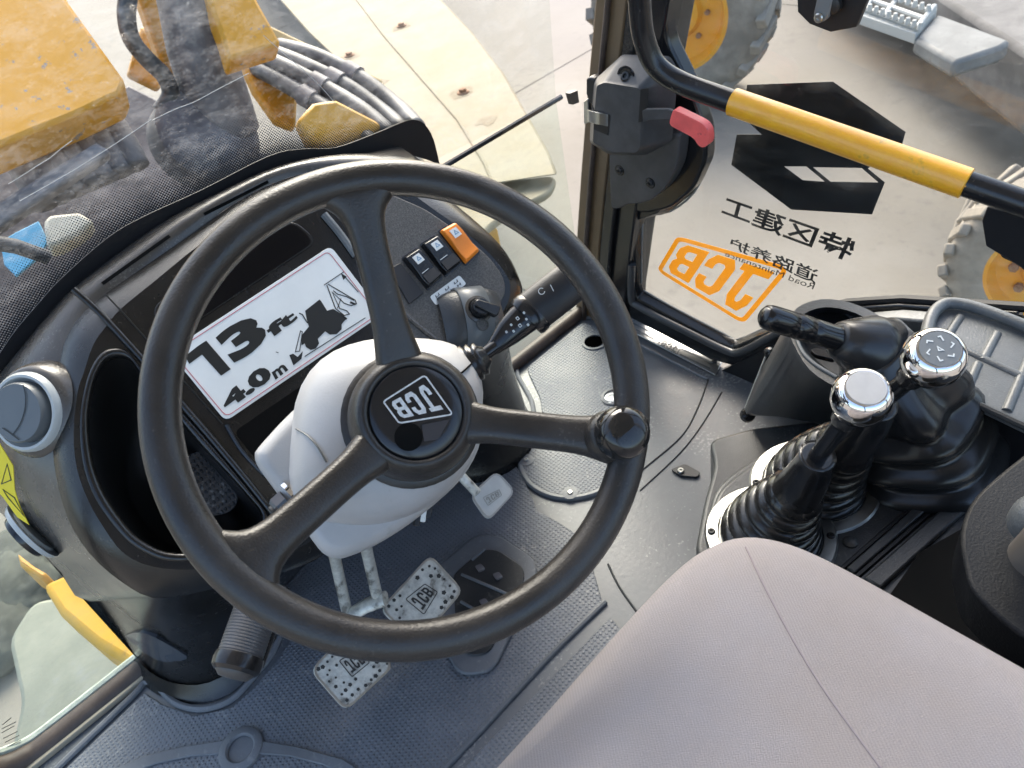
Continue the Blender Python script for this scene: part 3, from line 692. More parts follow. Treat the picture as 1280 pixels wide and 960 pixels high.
stroke('arm_outline', [cr(*p) for p in ((580, 548), (602, 458), (610, 462), (598, 545))], 0.0010, FN, PRINTB, pln, closed=True)
for pts, w in (([(703, 262), (788, 205)], .0011), ([(785, 218), (850, 292)], .0011), ([(620, 568), (880, 402)], .0011), ([(596, 382), (610, 388), (632, 425)], .0014),
               ([(715, 262), (752, 362), (790, 392), (812, 386), (800, 372), (770, 362), (738, 292), (790, 340), (820, 350), (842, 342), (836, 326), (720, 258)], .0013),
               ([(742, 285), (760, 300), (800, 312), (832, 328)], .0012), ([(776, 318), (760, 362)], .0010), ([(770, 385), (800, 408)], .003), ([(815, 335), (838, 345)], .003)):
    stroke('digger_line', [cr(*p) for p in pts], w, FN, PRINTB, pln)
fill('arrow_head', [[cr(776, 212), cr(800, 226), cr(786, 240)]], FN, PRINTB, pln)
stroke('blemish', [cr(496, 548), cr(508, 552)], .0008, FN, PRINTB, pln)
# dark pocket under the plate, behind the column
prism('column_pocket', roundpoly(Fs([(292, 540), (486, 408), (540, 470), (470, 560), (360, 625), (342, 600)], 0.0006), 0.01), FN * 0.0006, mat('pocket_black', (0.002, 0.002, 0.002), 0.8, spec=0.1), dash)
tube('pocket_edge', catmull(Fs([(283, 531), (300, 560), (322, 585), (350, 610)], 0.002), 4), 0.003, DASH, dash, n=8)

# switch panel
prism('switch_panel', roundpoly(Fs([(418, 248), (470, 236), (530, 262), (583, 298), (612, 324), (628, 346), (632, 364), (622, 388), (585, 440), (540, 470), (500, 418), (462, 340)], 0.0), 0.012), FN * 0.004, DASHG, dash, bevel=0.002)
tube('panel_edge', catmull(Fs([(470, 334), (480, 352), (500, 385), (520, 405), (545, 425)], 0.004), 4), 0.0045, DASHTOP, dash, n=8)
tube('panel_edge', catmull(Fs([(405, 268), (425, 292), (445, 320)], 0.002), 4), 0.006, TRAYG, dash, n=8)
def rocker(q, m, iconq, tipq, label):
    P = Fs(q, 0.004)
    o = prism('rocker_socket', roundpoly([p + (p - sum(P, V()) / 4) * 0.08 for p in P], 0.003), FN * 0.0015, GLOSS, dash)
    a, b, c, d = P
    # wedge: high at the upper end, dips in the middle, rises slightly at the lower end
    rows = [(0, 0.006), (0.06, 0.011), (0.3, 0.0125), (0.55, 0.0105), (0.72, 0.0085), (0.94, 0.0105), (1, 0.006)]
    R = []
    for t, h in rows:
        l = a + (d - a) * t; r = b + (c - b) * t
        e = (r - l) * 0.06
        R.append([l, l + e + FN * h, r - e + FN * h, r])
    bm = bmesh.new(); add_loft(bm, R)
    rk = link('rocker_switch', bm, m, dash, bevel=0.0012)
    rk['label'] = label
    mf = quad(d, c, b, a)
    def onface(s, t): return mf(s, t) + FN * (0.0135)
    prism('icon', [onface(.28, .62), onface(.72, .62), onface(.72, .86), onface(.28, .86)], -FN * 0.0018, PRINTW, rk)
    stroke('icon_mark', [onface(.4, .7) + FN * .0002, onface(.5, .8) + FN * .0002, onface(.62, .7) + FN * .0002], 0.0009, FN, mat('icon_blue', (0.1, 0.25, 0.42), 0.5), rk, closed=True)
    return rk, mf
rk, mf = rocker([(549, 290), (567, 280), (598, 315), (581, 331)], ORANGE, 0, 0, 'orange rocker switch')
rk2, mf2 = rocker([(526, 307), (544, 296), (576, 329), (556, 345)], GLOSS, 0, 0, 'black rocker switch with white icon, beside the orange one')
rk3, mf3 = rocker([(503, 324), (521, 312), (552, 346), (534, 362)], GLOSS, 0, 0, 'black rocker switch with white icon, next to the blank')
DARKP = mat('grip_pad', (0.02, 0.02, 0.022), 0.6)
for rr, mm in ((rk2, mf2), (rk3, mf3)):
    prism('grip_pad', [mm(.12, .06) + FN * .0118, mm(.9, .06) + FN * .0118, mm(.9, .33) + FN * .0108, mm(.12, .33) + FN * .0108], -FN * 0.002, DARKP, rr)
    stroke('icon_line', [mm(.15, .38) + FN * .0112, mm(.6, .38) + FN * .0112], 0.0009, FN, PRINTW, rr)
    for s in (.2, .36, .52):
        stroke('icon_dot', [mm(s, .9) + FN * .0128, mm(s + .07, .9) + FN * .0128], 0.0008, FN, VENTG, rr)
prism('switch_blank', roundpoly(Fs([(486, 337), (500, 329), (529, 367), (511, 381)], 0.004), 0.003), FN * 0.003, mat('blank_black', (0.014, 0.014, 0.016), 0.5), dash, bevel=0.0008)
dc = prism('switch_decal', roundpoly(Fs([(537, 371), (574, 344), (583, 355), (545, 382)], 0.0042), 0.004), FN * 0.0006, PRINTW, dash)
dm = quad(F(545, 382, .0052), F(583, 355, .0052), F(574, 344, .0052), F(537, 371, .0052))
for s in (.18, .5, .8):
    for ds, dt in ((-.05, .68), (.05, .72), (-.03, .3), (.06, .34)):
        stroke('decal_mark', [dm(s + ds, dt - .12), dm(s + ds + .02, dt + .1)], 0.0012, FN, PRINTB, dc)
    stroke('decal_mark', [dm(s - .05, .6), dm(s + .07, .62)], 0.0007, FN, PRINTB, dc)
    stroke('decal_mark', [dm(s - .03, .3), dm(s + .08, .34)], 0.0007, FN, PRINTB, dc)

# ignition: barrel saddle with key
kc = F(590, 398, 0.004); ku = (F(632, 392, .004) - F(545, 402, .004)).normalized()
kw = FN.cross(ku)
hous = []
for t in np.linspace(-1, 1, 11):
    prof = []
    for a in np.linspace(0, math.pi, 13):
        r = 0.048 * (1 - 0.22 * abs(t) ** 3)
        prof.append(kc + ku * (0.050 * t) + kw * (r * math.cos(a)) + FN * (0.030 * math.sin(a) * (1 - 0.75 * abs(t) ** 3)))
    hous.append(prof)
bm = bmesh.new(); add_loft(bm, hous, False)
ig = link('ignition_housing', bm, SIDEG, dash, smooth=True)
band = []
for t in (-0.45, -0.44, 0.44, 0.45):
    h = 0.0 if abs(t) > .445 else 0.0022
    band.append([kc + ku * (0.050 * t) + kw * ((0.048 + h) * math.cos(a)) + FN * ((0.030 + h) * math.sin(a)) for a in np.linspace(0, math.pi, 15)])
bm = bmesh.new(); add_loft(bm, band, False); link('ignition_band', bm, VENTG, ig, smooth=True)
kp = kc + FN * 0.031 + kw * 0.004
lathe('lock_bezel', kp, FN, [(0.021, -0.004), (0.021, 0.002), (0.017, 0.0035), (0.015, 0.001)], DASHTOP, ig, n=28)
key = lathe('ignition_key', kp, FN, [(0.0145, 0), (0.0145, 0.012), (0.012, 0.016), (0.0, 0.0165)], GLOSS, dash, n=24, caps=(True, False))
bm = bmesh.new()
kd = (F(612, 392, 0.05) - F(594, 385, 0.05)).normalized(); ks = FN.cross(kd)
add_prism(bm, roundpoly([kp + FN * .009 - kd * .012 - ks * .005, kp + FN * .009 + kd * .026 - ks * .009, kp + FN * .009 + kd * .028 + ks * .009, kp + FN * .009 - kd * .012 + ks * .006], 0.005), FN * 0.012)
link('key_blade', bm, GLOSS, key, bevel=0.002)
lathe('fob_ring', kp + kd * .012 - ks * .022 + FN * .002, FN, [(0.0095, 0), (0.0095, 0.002), (0.0078, 0.0028), (0.0075, 0.001)], DASHG, ig, n=22)

# air vents on the flank
def vent(pc_, n_, r, bk=-0.012):
    v = lathe('air_vent', pc_, n_, [(r * 1.09, bk), (r * 1.07, 0.002), (r * 1.0, 0.006), (r * .93, 0.006), (r * .89, 0.001), (r * .80, -0.004)], VENTR, dash, n=40)
    u, w = frame_of(n_)
    cup = lathe('vent_barrel', pc_ + n_ * 0.002, n_, [(r * .80, -0.004), (r * .80, 0.010), (r * .76, 0.013), (0, 0.0135)], VENTG, v, n=36, caps=(True, False))
    return v, cup, u, w
vc = ony(33, 515, 0.985)
side_n = (EYE - vc).normalized() * 0.80 - right * 0.58 + down * 0.05; side_n.normalize()
v, cup, u, w = vent(vc, side_n, 0.0465)
lathe('vent_socket', vc - side_n * 0.004, side_n, [(0.064, -0.030), (0.062, -0.018), (0.058, -0.006), (0.052, 0.001)], DASHTOP, v, n=40, smooth=True)
def vface(x, y): return onp(x, y, vc + side_n * 0.0162, side_n)
stroke('vane_gap', catmull([vface(29, 481), vface(32, 495), vface(31, 512), vface(25, 530), vface(16, 543)], 4), 0.0012, side_n, PRINTB, v)
stroke('vane_gap', catmull([vface(3, 535), vface(12, 541), vface(24, 550)], 4), 0.0012, side_n, PRINTB, v)
vc2 = ony(41, 664, 1.02)
n2 = (EYE - vc2).normalized() * 0.30 - right * 0.72 + down * 0.55; n2.normalize()
v2, cup2, _, _ = vent(vc2, n2, 0.043, -0.001)
cup2.data.materials[0] = GLOSS
# yellow warning sticker on the flank
ylp = [(-12, 548), (0, 554), (17, 582), (19, 612), (26, 634), (37, 656), (22, 646), (5, 622), (-15, 600)]
yn = V((-0.6, -0.6, 0.45)).normalized()
yc = ony(10, 600, 1.015)
def Yp(x, y, o=0.0): return onp(x, y, yc + yn * o, yn)
ys = prism('warning_sticker', [Yp(x, y) for x, y in ylp], yn * 0.001, YELLOWL, dash)
for pts in ([(2, 605), (14, 600), (9, 580)], [(4, 612), (18, 622), (30, 645), (10, 622)]):
    stroke('sticker_line', [Yp(x, y, .0012) for x, y in pts], 0.0013, yn, PRINTB, ys, closed=True)

# left leg of the pod down to the floor
LT = [(38, 676), (75, 712), (112, 692), (150, 726), (190, 747), (240, 742), (290, 730), (352, 716), (412, 688)]
LBs = [(168, 820), (178, 830), (190, 845), (208, 858), (230, 866), (256, 868), (284, 861), (318, 832), (340, 798)]
top = [ony(38, 676, WY - 0.006), ony(75, 712, WY - 0.03)] + Fs(LT[2:], -0.036)
base = [ony(170, 822, WY - 0.004)] + [onz(x, y, 0.0) for x, y in LBs[1:]]
rows = []
for k in range(9):
    t = k / 8; e = t ** 0.75
    rows.append([a * (1 - t) + b * t + V((0, 0.06 * math.sin(math.pi * t) * (0 if i < 1 else 1), 0)) for i, (a, b) in enumerate(zip(top, base))])
bm = bmesh.new(); add_loft(bm, rows, False)
leg_o = link('left_leg', bm, DASH, dash, smooth=True, sub=1)
foot = [[p + V((0, -0.0, 0)) for p in base[1:]], [p + (p - V((0.0, 1.08, 0))).normalized() * 0.012 + V((0, 0, 0.012)) for p in base[1:]], [p + (p - V((0.0, 1.08, 0))).normalized() * 0.020 + V((0, 0, 0.004)) for p in base[1:]]]
bm = bmesh.new(); add_loft(bm, [[p + V((0, 0, 0.03)) for p in foot[0]], foot[1], foot[2]], False); link('leg_foot', bm, DASH, dash, smooth=True, sub=1)
# added flat glossy grey oval on the leg
lp_px = [(158, 793), (176, 788), (196, 795), (234, 818), (222, 824), (202, 824), (180, 812)]
OVAL = mat('oval_grey', (0.05, 0.057, 0.068), 0.22)
hp_ = [hit(x, y, leg_o, 0.0035) for x, y in smooth_px(lp_px + lp_px[:1], 3)[:-1]]
hc_ = hit(195, 806, leg_o, 0.0045)
bm = bmesh.new(); vv = [bm.verts.new(q[0]) for q in hp_]; vc_ = bm.verts.new(hc_[0])
vb = [bm.verts.new(q[0] - q[1] * 0.006) for q in hp_]
for i in range(len(vv)):
    bm.faces.new((vv[i], vv[(i + 1) % len(vv)], vc_)); bm.faces.new((vv[i], vb[i], vb[(i + 1) % len(vb)], vv[(i + 1) % len(vv)]))
link('leg_oval', bm, OVAL, dash)
# right leg
rl = []
for z, cx, cy, rx, ry in ((0.0, 0.625, 1.0, 0.125, 0.11), (0.02, 0.625, 1.0, 0.115, 0.10), (0.06, 0.63, 1.0, 0.10, 0.09), (0.2, 0.62, 0.99, 0.092, 0.09), (0.36, 0.59, 0.95, 0.085, 0.11), (0.47, 0.56, 0.90, 0.08, 0.11)):
    rl.append([V((cx + rx * math.cos(a), cy + ry * math.sin(a), z)) for a in np.linspace(0, 2 * math.pi, 24, endpoint=False)])
loft('right_leg', rl, DASH, dash, smooth=True)
prism('firewall', [(-0.1, WY - 0.03, 0), (0.66, WY - 0.03, 0), (0.66, WY - 0.03, 0.6), (-0.1, WY - 0.03, 0.6)], (0, 0.01, 0), BLACK, dash)
# ------------------------------------------------------------------ steering wheel
WC = V((0.2248, 0.4534, 0.7477)); WNn = V((-0.16672, -0.67119, 0.72230)).normalized()
def Wp(px, py, off=0.0): return onp(px, py, WC + WNn * off, WNn)
sw = thing('steering_wheel', 'black three spoke steering wheel with a glossy spinner knob', 'steering wheel', WC)
WR, Wr = 0.1988, 0.0148
wu = (Wp(775, 545) - WC).normalized(); ww = WNn.cross(wu)
bm = bmesh.new(); rings = []
NR = 120
for i in range(NR):
    a = 2 * math.pi * i / NR; d = wu * math.cos(a) + ww * math.sin(a)
    sec = []
    for k in range(16):
        b = 2 * math.pi * k / 16
        c, s = math.cos(b), math.sin(b)
        # rim section: rounded, slightly flat facet on the face side
        r = Wr * (1 + 0.10 * math.cos(2 * b))
        sec.append(WC + d * (WR + r * c) + WNn * (r * s * 1.08))
    rings.append(sec)
rings.append(rings[0])
add_loft(bm, rings, True, False, False)
link('rim', bm, WHEEL, sw, smooth=True, dedup=True)
HO = -0.045
HC = Wp(519, 517, HO)
HR = 0.0425
def spoke(px, w_h, w_m, w_r):
    e = Wp(*px); d = (e - WC).normalized(); tip = WC + d * (WR - 0.004)
    start = HC - WNn * 0.012
    dd = (tip - start); dirn = dd.normalized(); s = WNn.cross(dirn).normalized(); nn = dirn.cross(s)
    L = dd.length; R = []
    prof = [(0.18, w_h * 1.15, .010), (0.28, w_h * 1.05, .011), (0.36, w_h * .86, .0115), (0.46, w_m, .0115), (0.62, w_m, .0115), (0.74, w_m * 1.0, .0115), (0.83, w_m * 1.08, .0118), (0.90, w_m * 1.35, .0120), (0.955, w_r, .0118), (1.0, w_r * 1.25, .0105)]
    for t, w, h in prof:
        c = start + dd * t
        bend = -WNn * (0.010 * math.sin(math.pi * t)) if t < 1 else V()
        c = c + bend * 0.4
        h2 = h * 1.0
        R.append([c + s * (w * x) + nn * (h2 * y) for x, y in ((1, -.55), (1.0, .15), (.80, .82), (.5, 1), (-.5, 1), (-.80, .82), (-1.0, .15), (-1, -.55), (-.7, -1), (.7, -1))])
    return loft('spoke', R, WHEEL, sw, smooth=True, sub=1)
spoke((445, 232), 0.0205, 0.0158, 0.038)
spoke((775, 548), 0.0195, 0.0170, 0.024)
spoke((312, 700), 0.0205, 0.0170, 0.040)
lathe('hub', HC, WNn, [(0.058, -0.040), (0.060, -0.022), (0.0585, -0.006), (0.0535, 0.006), (0.0485, 0.0120), (0.044, 0.0122), (0.0425, 0.006)], WHEEL, sw, n=56, smooth=True)
cap = lathe('hub_cap', HC + WNn * 0.008, WNn, [(HR, -0.004), (HR, 0.0015), (0.0405, 0.0035), (0.030, 0.0042), (0, 0.0045)], GLOSS, sw, n=56, caps=(True, False), smooth=True)
def Hp(px, py): return onp(px, py, HC + WNn * 0.0132, WNn)
HUBW = mat('hub_print', (0.62, 0.62, 0.60), 0.5, col2=(0.45, 0.45, 0.44), vscale=300)
logo(quad(Hp(531, 469), Hp(479, 502), Hp(499, 529), Hp(566, 518)), WNn, HUBW, cap, line=0.0014, m=(0.10, 0.16))
lathe('plug', Hp(511, 546) - WNn * 0.001, WNn, [(0.0125, -0.003), (0.0125, 0.001), (0.011, 0.002), (0, 0.0022)], mat('slot_black', (0.004, 0.004, 0.004), 0.9, spec=0.1), cap, n=26, caps=(True, False))
prism('scuff', [Hp(527, 531), Hp(562, 524), Hp(548, 549), Hp(530, 552)], WNn * 0.0002, mat('scuff', (0.03, 0.026, 0.027), 0.45), cap)
# spinner knob
kb = WC + (Wp(772, 548) - WC).normalized() * (WR - 0.0195)
ka = (WNn + (EYE - kb).normalized() * 0.15).normalized()
kn = lathe('spinner_knob', kb + WNn * 0.012, ka, [(0.012, -0.012), (0.015, 0.0), (0.020, 0.006), (0.0232, 0.015), (0.0235, 0.022), (0.0215, 0.031), (0.016, 0.0375), (0.0145, 0.038), (0.011, 0.0395), (0, 0.040)], mat('knob_gloss', (0.010, 0.010, 0.010), 0.10, col2=(0.02, 0.018, 0.016), vscale=60, rvar=0.05), sw, n=44, caps=(True, False), smooth=True)
lathe('knob_clamp', kb, WNn, [(0.021, -0.010), (0.024, 0.0), (0.021, 0.012), (0.013, 0.018)], WHEEL, sw, n=30, smooth=True)

# ------------------------------------------------------------------ steering column cowl
col = thing('column_cowl', 'pale grey steering column cowl beneath the wheel hub', 'steering column', HC - WNn * 0.2)
def Cp(px, py, off): return onp(px, py, HC + WNn * off, WNn)
OUT1 = [(356, 628), (360, 560), (366, 500), (384, 462), (415, 436), (455, 424), (492, 420), (515, 422), (555, 424), (582, 436), (600, 462), (606, 490), (602, 520), (600, 548), (588, 580), (560, 616), (528, 640), (490, 655), (450, 660), (410, 655), (385, 650)]
c0 = (519, 517)
def scale_px(pts, s, c=c0): return [(c[0] + (x - c[0]) * s, c[1] + (y - c[1]) * s) for x, y in pts]
def mixpx(a, b, t): return [(p[0] * (1 - t) + q[0] * t, p[1] * (1 - t) + q[1] * t) for p, q in zip(a, b)]
import math as _m
circ = []
for (x, y) in OUT1:
    a = _m.atan2(y - 517, x - 519); circ.append((519 + 58 * _m.cos(a), 519 + 58 * _m.sin(a)))
lay = [(circ, -0.030, 0), (mixpx(circ, OUT1, .35), -0.034, 0), (mixpx(circ, OUT1, .66), -0.044, 0), (mixpx(circ, OUT1, .88), -0.060, 0), (mixpx(circ, OUT1, 0.985), -0.082, 0), (OUT1, -0.108, 0), (scale_px(OUT1, .96), -0.135, 0)]
upc = loft('upper_cowl', [[Cp(x, y, o) for x, y in pts] for pts, o, _ in lay], COWL, col, caps=(False, False), smooth=True, sub=1)
OUT2 = [(320, 566), (330, 553), (366, 515), (420, 470), (480, 440), (540, 430), (585, 452), (600, 500), (600, 548), (584, 586), (556, 618), (510, 655), (470, 680), (440, 693), (422, 697), (404, 690), (385, 666), (340, 606), (322, 580)]
OUT2 = smooth_px(OUT2 + OUT2[:1], 3)[:-1]
lay2 = [(scale_px(OUT2, .88, (460, 570)), -0.088), (scale_px(OUT2, .965, (460, 570)), -0.092), (OUT2, -0.102), (scale_px(OUT2, 1.01, (460, 570)), -0.125), (scale_px(OUT2, 1.0, (460, 570)), -0.165), (scale_px(OUT2, .9, (460, 570)), -0.19)]
loft('lower_cowl', [[Cp(x, y, o) for x, y in pts] for pts, o in lay2], COWL, col, caps=(True, True), smooth=True)
# seam of the cowl on the right, tilt lever on the left
tube('cowl_seam', [hit(x, y, upc, .0004)[0] for x, y in ((568, 474), (576, 467), (584, 460), (592, 452), (598, 447))], 0.0011, mat('slot_black', (0.004, 0.004, 0.004), 0.9, spec=0.1), col, n=6)
tube('cowl_seam', catmull([hit(x, y, upc, .0002)[0] for x, y in ((370, 536), (385, 545), (398, 560), (408, 578))], 3), 0.0009, VENTG, col, n=6)
bm = bmesh.new()
lathe('shaft_collar', HC - WNn * 0.046, WNn, [(0.066, 0), (0.066, 0.014), (0.060, 0.018)], WHEEL, col, n=40)
box('column_tube', HC - WNn * 0.30, (WNn.orthogonal(), WNn.cross(WNn.orthogonal()), WNn), (0.035, 0.035, 0.13), BLACK, col, bevel=0.01)
tl = Cp(360, 625, -0.10)
bt = thing('column_bolt', 'shiny hexagonal clamp bolt and washer on the left of the column cowl', 'bolt', tl)
bdir = (Cp(345, 640, -0.10) - Cp(372, 615, -0.10)).normalized()
lathe('washer', Cp(364, 620, -0.097), bdir, [(0.018, -0.004), (0.018, 0.0), (0.006, 0.001)], CHROME, bt, n=20)
lathe('bolt_head', Cp(356, 630, -0.097), bdir, [(0.013, -0.004), (0.013, 0.007), (0.011, 0.010), (0, 0.0105)], mat('bolt_dark', (0.05, 0.05, 0.055), 0.25, metal=0.6), bt, n=6, caps=(True, False), smooth=False)
lathe('spring_collar', Cp(350, 637, -0.097), bdir, [(0.010, 0), (0.010, 0.006), (0.008, 0.008)], BLACK, bt, n=14)
# connector under the cowl
cn = thing('connector_clip', 'small black and white cable clip hanging under the column cowl', 'clip', Cp(530, 642, -0.17))
for k in range(3):
    p = Cp(522 + 7 * k, 646 - 5 * k, -0.17)
    box('clip_tab', p, (wu, ww, WNn), (0.0032, 0.010, 0.008), (BLACK, PRINTW, BLACK)[k], cn, bevel=0.001)

# ------------------------------------------------------------------ light stalk
stk = thing('light_stalk', 'black light and indicator stalk with white symbols right of the column', 'stalk', Cp(602, 470, -0.09))
def sp_(px, py, d): return far(px - 13, py + 2, d)
d0 = (Cp(600, 470, -0.085) - EYE).dot(fwd)
a = sp_(585, 462, d0 + 0.004); b = sp_(624, 441, d0)
ax = (b - a).normalized(); L = (b - a).length
prof = [(0.024, 0.0)]
for k in range(4):
    h = L * (0.18 + 0.19 * k); r = 0.0235 - 0.0022 * k
    prof += [(r + .0015, h - 0.0028), (r + .0015, h + 0.0006), (r - 0.003, h + 0.0026)]
prof += [(0.009, L * 0.98), (0.006, L)]
lathe('boot', a, ax, prof, RUBBER, stk, n=28, smooth=True)
p_ = [sp_(612, 447, d0), sp_(628, 434, d0), sp_(645, 421, d0), sp_(656, 411, d0), sp_(672, 397, d0 + .002), sp_(682, 388, d0 + .004)]
tube('stem', [sp_(605, 452, d0), sp_(634, 430, d0)], 0.0075, GLOSS, stk, n=14)
tube('stalk_body', [sp_(622, 438, d0), sp_(630, 433, d0), sp_(648, 414, d0), sp_(664, 399, d0 + .001), sp_(676, 390, d0 + .003)], [0.0065, 0.0085, 0.0145, 0.017, 0.0175], GLOSS, stk, n=20, flat=0.62, up=down)
tube('collar', [sp_(671, 396, d0 + .002), sp_(674, 393, d0 + .002), sp_(679, 388, d0 + .003), sp_(682, 385, d0 + .003)], [0.0225, 0.024, 0.024, 0.0225], GLOSS, stk, n=24, flat=0.7, up=down)
tube('grip', [sp_(680, 387, d0 + .003), sp_(700, 371, d0 + .004), sp_(735, 344, d0 + .006), sp_(752, 331, d0 + .007), sp_(756, 328, d0 + .007)], [0.0225, 0.0228, 0.0225, 0.0215, 0.016], BLACK, stk, n=24, flat=0.62, up=down)
sy = [(652, 404), (660, 396), (668, 389), (655, 412), (663, 405), (671, 397), (646, 413), (673, 404)]
sd_ = d0 - 0.0135
for i, (x, y) in enumerate(sy):
    x -= 13; y += 2
    s = 2.2 if i in (1, 4) else 1.3
    stroke('symbol', [far(x - s, y - s * .2, sd_), far(x, y - s, sd_), far(x + s, y + s * .2, sd_), far(x, y + s, sd_)], 0.0007, -fwd, PRINTW, stk, closed=True)
stroke('symbol', [far(677 + 4 * math.cos(t), 364 + 4 * math.sin(t), d0 - .014) for t in np.linspace(0, 5.2, 9)], 0.0007, -fwd, PRINTW, stk)
stroke('symbol', [far(688, 356, d0 - .013), far(692, 364, d0 - .013)], 0.0007, -fwd, PRINTW, stk)

# ------------------------------------------------------------------ pedals
def pedal(name, label, px, z, tiltn, arm, logoq, group=None, holes=(), dirty=False):
    n = V(tiltn).normalized()
    ctr = sum((V((x, y, 0)) for x, y in px), V()) / len(px)
    P0 = onz(ctr.x, ctr.y, z)
    def Q(x, y, o=0.0): return onp(x, y, P0 + n * o, n)
    t = thing(name, label, 'pedal', P0, group)
    pts = roundpoly([Q(x, y) for x, y in px], 0.016)
    prism('pedal_plate', pts, -n * 0.009, PEDAL, t, bevel=0.003)
    stroke('plate_rim', [p + (P0 - p) * 0.05 + n * 0.0003 for p in pts], 0.003, n, STEEL, t, closed=True)
    if logoq: logo(quad(*[Q(x, y, 0.0006) for x, y in logoq]), n, PEDALHOLE, t, line=0.0014)
    for (x, y) in holes:
        a = random.random() * 3
        r = 1.7 + random.random() * 1.5
        prism('grip_hole', [Q(x + r * math.cos(a + k * 1.257), y + r * math.sin(a + k * 1.257), 0.0003) for k in range(5)], n * 0.0004, PEDALHOLE, t)
    for seg in arm:
        tube('pedal_arm', [far(x, y, d) for x, y, d in seg[0]], seg[1], PEDAL, t, n=12, flat=seg[2] if len(seg) > 2 else 1.0)
    return t, Q, n
TN = V((-0.05, -0.55, 0.83))
def dots(px, n1, n2, skip=None):
    a, b, c, d = [V((x, y, 0)) for x, y in px]; out = []
    for i in range(n1):
        for j in range(n2):
            s = 0.12 + 0.76 * (i + (0.25 if j % 2 else -0.05)) / (n1 - 1); t_ = 0.12 + 0.76 * j / (n2 - 1)
            p = a * (1 - s) * (1 - t_) + b * s * (1 - t_) + c * s * t_ + d * (1 - s) * t_
            if skip and skip(p.x, p.y): continue
            out.append((p.x + random.uniform(-2, 2), p.y + random.uniform(-2, 2)))
    return out
b1 = [(474, 762), (538, 692), (580, 738), (522, 806)]
dz1 = 1.10
pedal('brake_pedal', 'worn silver brake pedal plate, upper of the two beside each other', b1, 0.13, TN,
      [([(455, 672, 1.08), (461, 700, 1.12), (472, 748, 1.16)], 0.0085), ([(440, 768, 1.17), (458, 757, 1.16), (482, 748, 1.15)], 0.013, 0.6)],
      [(546, 733), (506, 750), (531, 771), (541, 739)] and [(507, 749), (531, 730), (547, 740), (530, 768)], 'brake pedals', dots(b1, 8, 6, lambda x, y: 504 < x < 550 and 726 < y < 772))
b2 = [(387, 838), (440, 782), (494, 832), (432, 890)]
pedal('brake_pedal', 'dirt spotted silver brake pedal plate half hidden below the wheel rim', b2, 0.11, TN,
      [([(415, 680, 1.10), (424, 722, 1.15), (436, 775, 1.19)], 0.0085), ([(436, 775, 1.19), (440, 800, 1.20)], 0.010)],
      [(424, 826), (448, 812), (462, 828), (440, 846)], 'brake pedals', dots(b2, 8, 6, lambda x, y: 420 < x < 465 and 808 < y < 848))
ac = [(587, 619), (621, 588), (645, 614), (610, 652)]
WPEDAL = mat('pedal_pale', (0.68, 0.67, 0.62), 0.5, var=0.05, vscale=30)
t, Q, n = pedal('accelerator_pedal', 'small cream accelerator pedal with embossed letters right of the column', ac, 0.12, TN,
      [([(572, 590, 1.16), (582, 601, 1.16), (596, 616, 1.17)], 0.0075)], None)
for c in t.children:
    if c.name.startswith('pedal_plate'): c.data.materials[0] = WPEDAL
logo(quad(*[Q(x, y, 0.0006) for x, y in ((604, 622), (624, 612), (627, 619), (610, 632))]), n, mat('pedal_emboss', (0.42, 0.40, 0.34), 0.6), t, line=0.001)

# ------------------------------------------------------------------ grip handle beside the left leg
hd = 0.93
A_, B_ = far(330, 735, hd + .05), far(296, 832, hd)
hdl = thing('release_handle', 'black ribbed cylindrical handle pointing down beside the left dashboard leg', 'handle', B_)
ad = (B_ - A_).normalized(); HL = (B_ - A_).length
prof = [(0.0265, 0)]
N_ = 22
for k in range(N_):
    h = HL * (0.05 + 0.86 * k / N_); prof += [(0.0276, h), (0.0276, h + HL * .018), (0.0270, h + HL * .022), (0.0270, h + HL * .036)]
lathe('ribbed_grip', A_, ad, prof + [(0.0276, HL * .95)], mat('grip_grey', (0.075, 0.075, 0.078), 0.45, bump=(400, .3)), hdl, n=32)
lathe('end_collar', A_ + ad * HL * .92, ad, [(0.0295, -.004), (0.0305, 0.004), (0.0295, 0.012), (0.025, 0.016)], GLOSS, hdl, n=32)
lathe('end_cap', A_ + ad * HL, ad, [(0.0235, -0.002), (0.0235, 0.008), (0.018, 0.014), (0, 0.016)], mat('cap_brown', (0.07, 0.062, 0.055), 0.45), hdl, n=28, caps=(True, False), smooth=True)
tube('handle_guide', [far(352, 735, hd + .07), far(330, 800, hd + .03), far(318, 832, hd + .02)], 0.012, GLOSS, hdl, n=12)
# ------------------------------------------------------------------ right door
DX = 1.12
XN = V((-1, 0, 0))
def D(px, py, x=DX): return onx(px, py, x)
door = thing('glazed_door', 'right cab door with dusty glass, black frame, stickers and yellow sleeved grab rail', 'door', (DX, 0.5, 0))
GL = [(828, -60), (829, 0), (836, 50), (866, 110), (883, 160), (885, 200), (868, 240), (838, 264), (808, 271), (803, 284), (802, 352), (806, 364), (905, 417), (922, 424), (960, 408), (1000, 390), (1060, 376), (1130, 371), (1280, 380), (1420, 400), (1420, -200), (828, -200)]
gl = [D(x, y) for x, y in GL]
gl[-2] = V((DX, -0.08, 1.75)); gl[-3] = V((DX, -0.08, 0.45)); gl[-1] = V((DX, 0.80, 1.75))
dusty_inside(fill('glass', [gl], (1, 0, 0), GLASS_D, door, 0.005), XN)
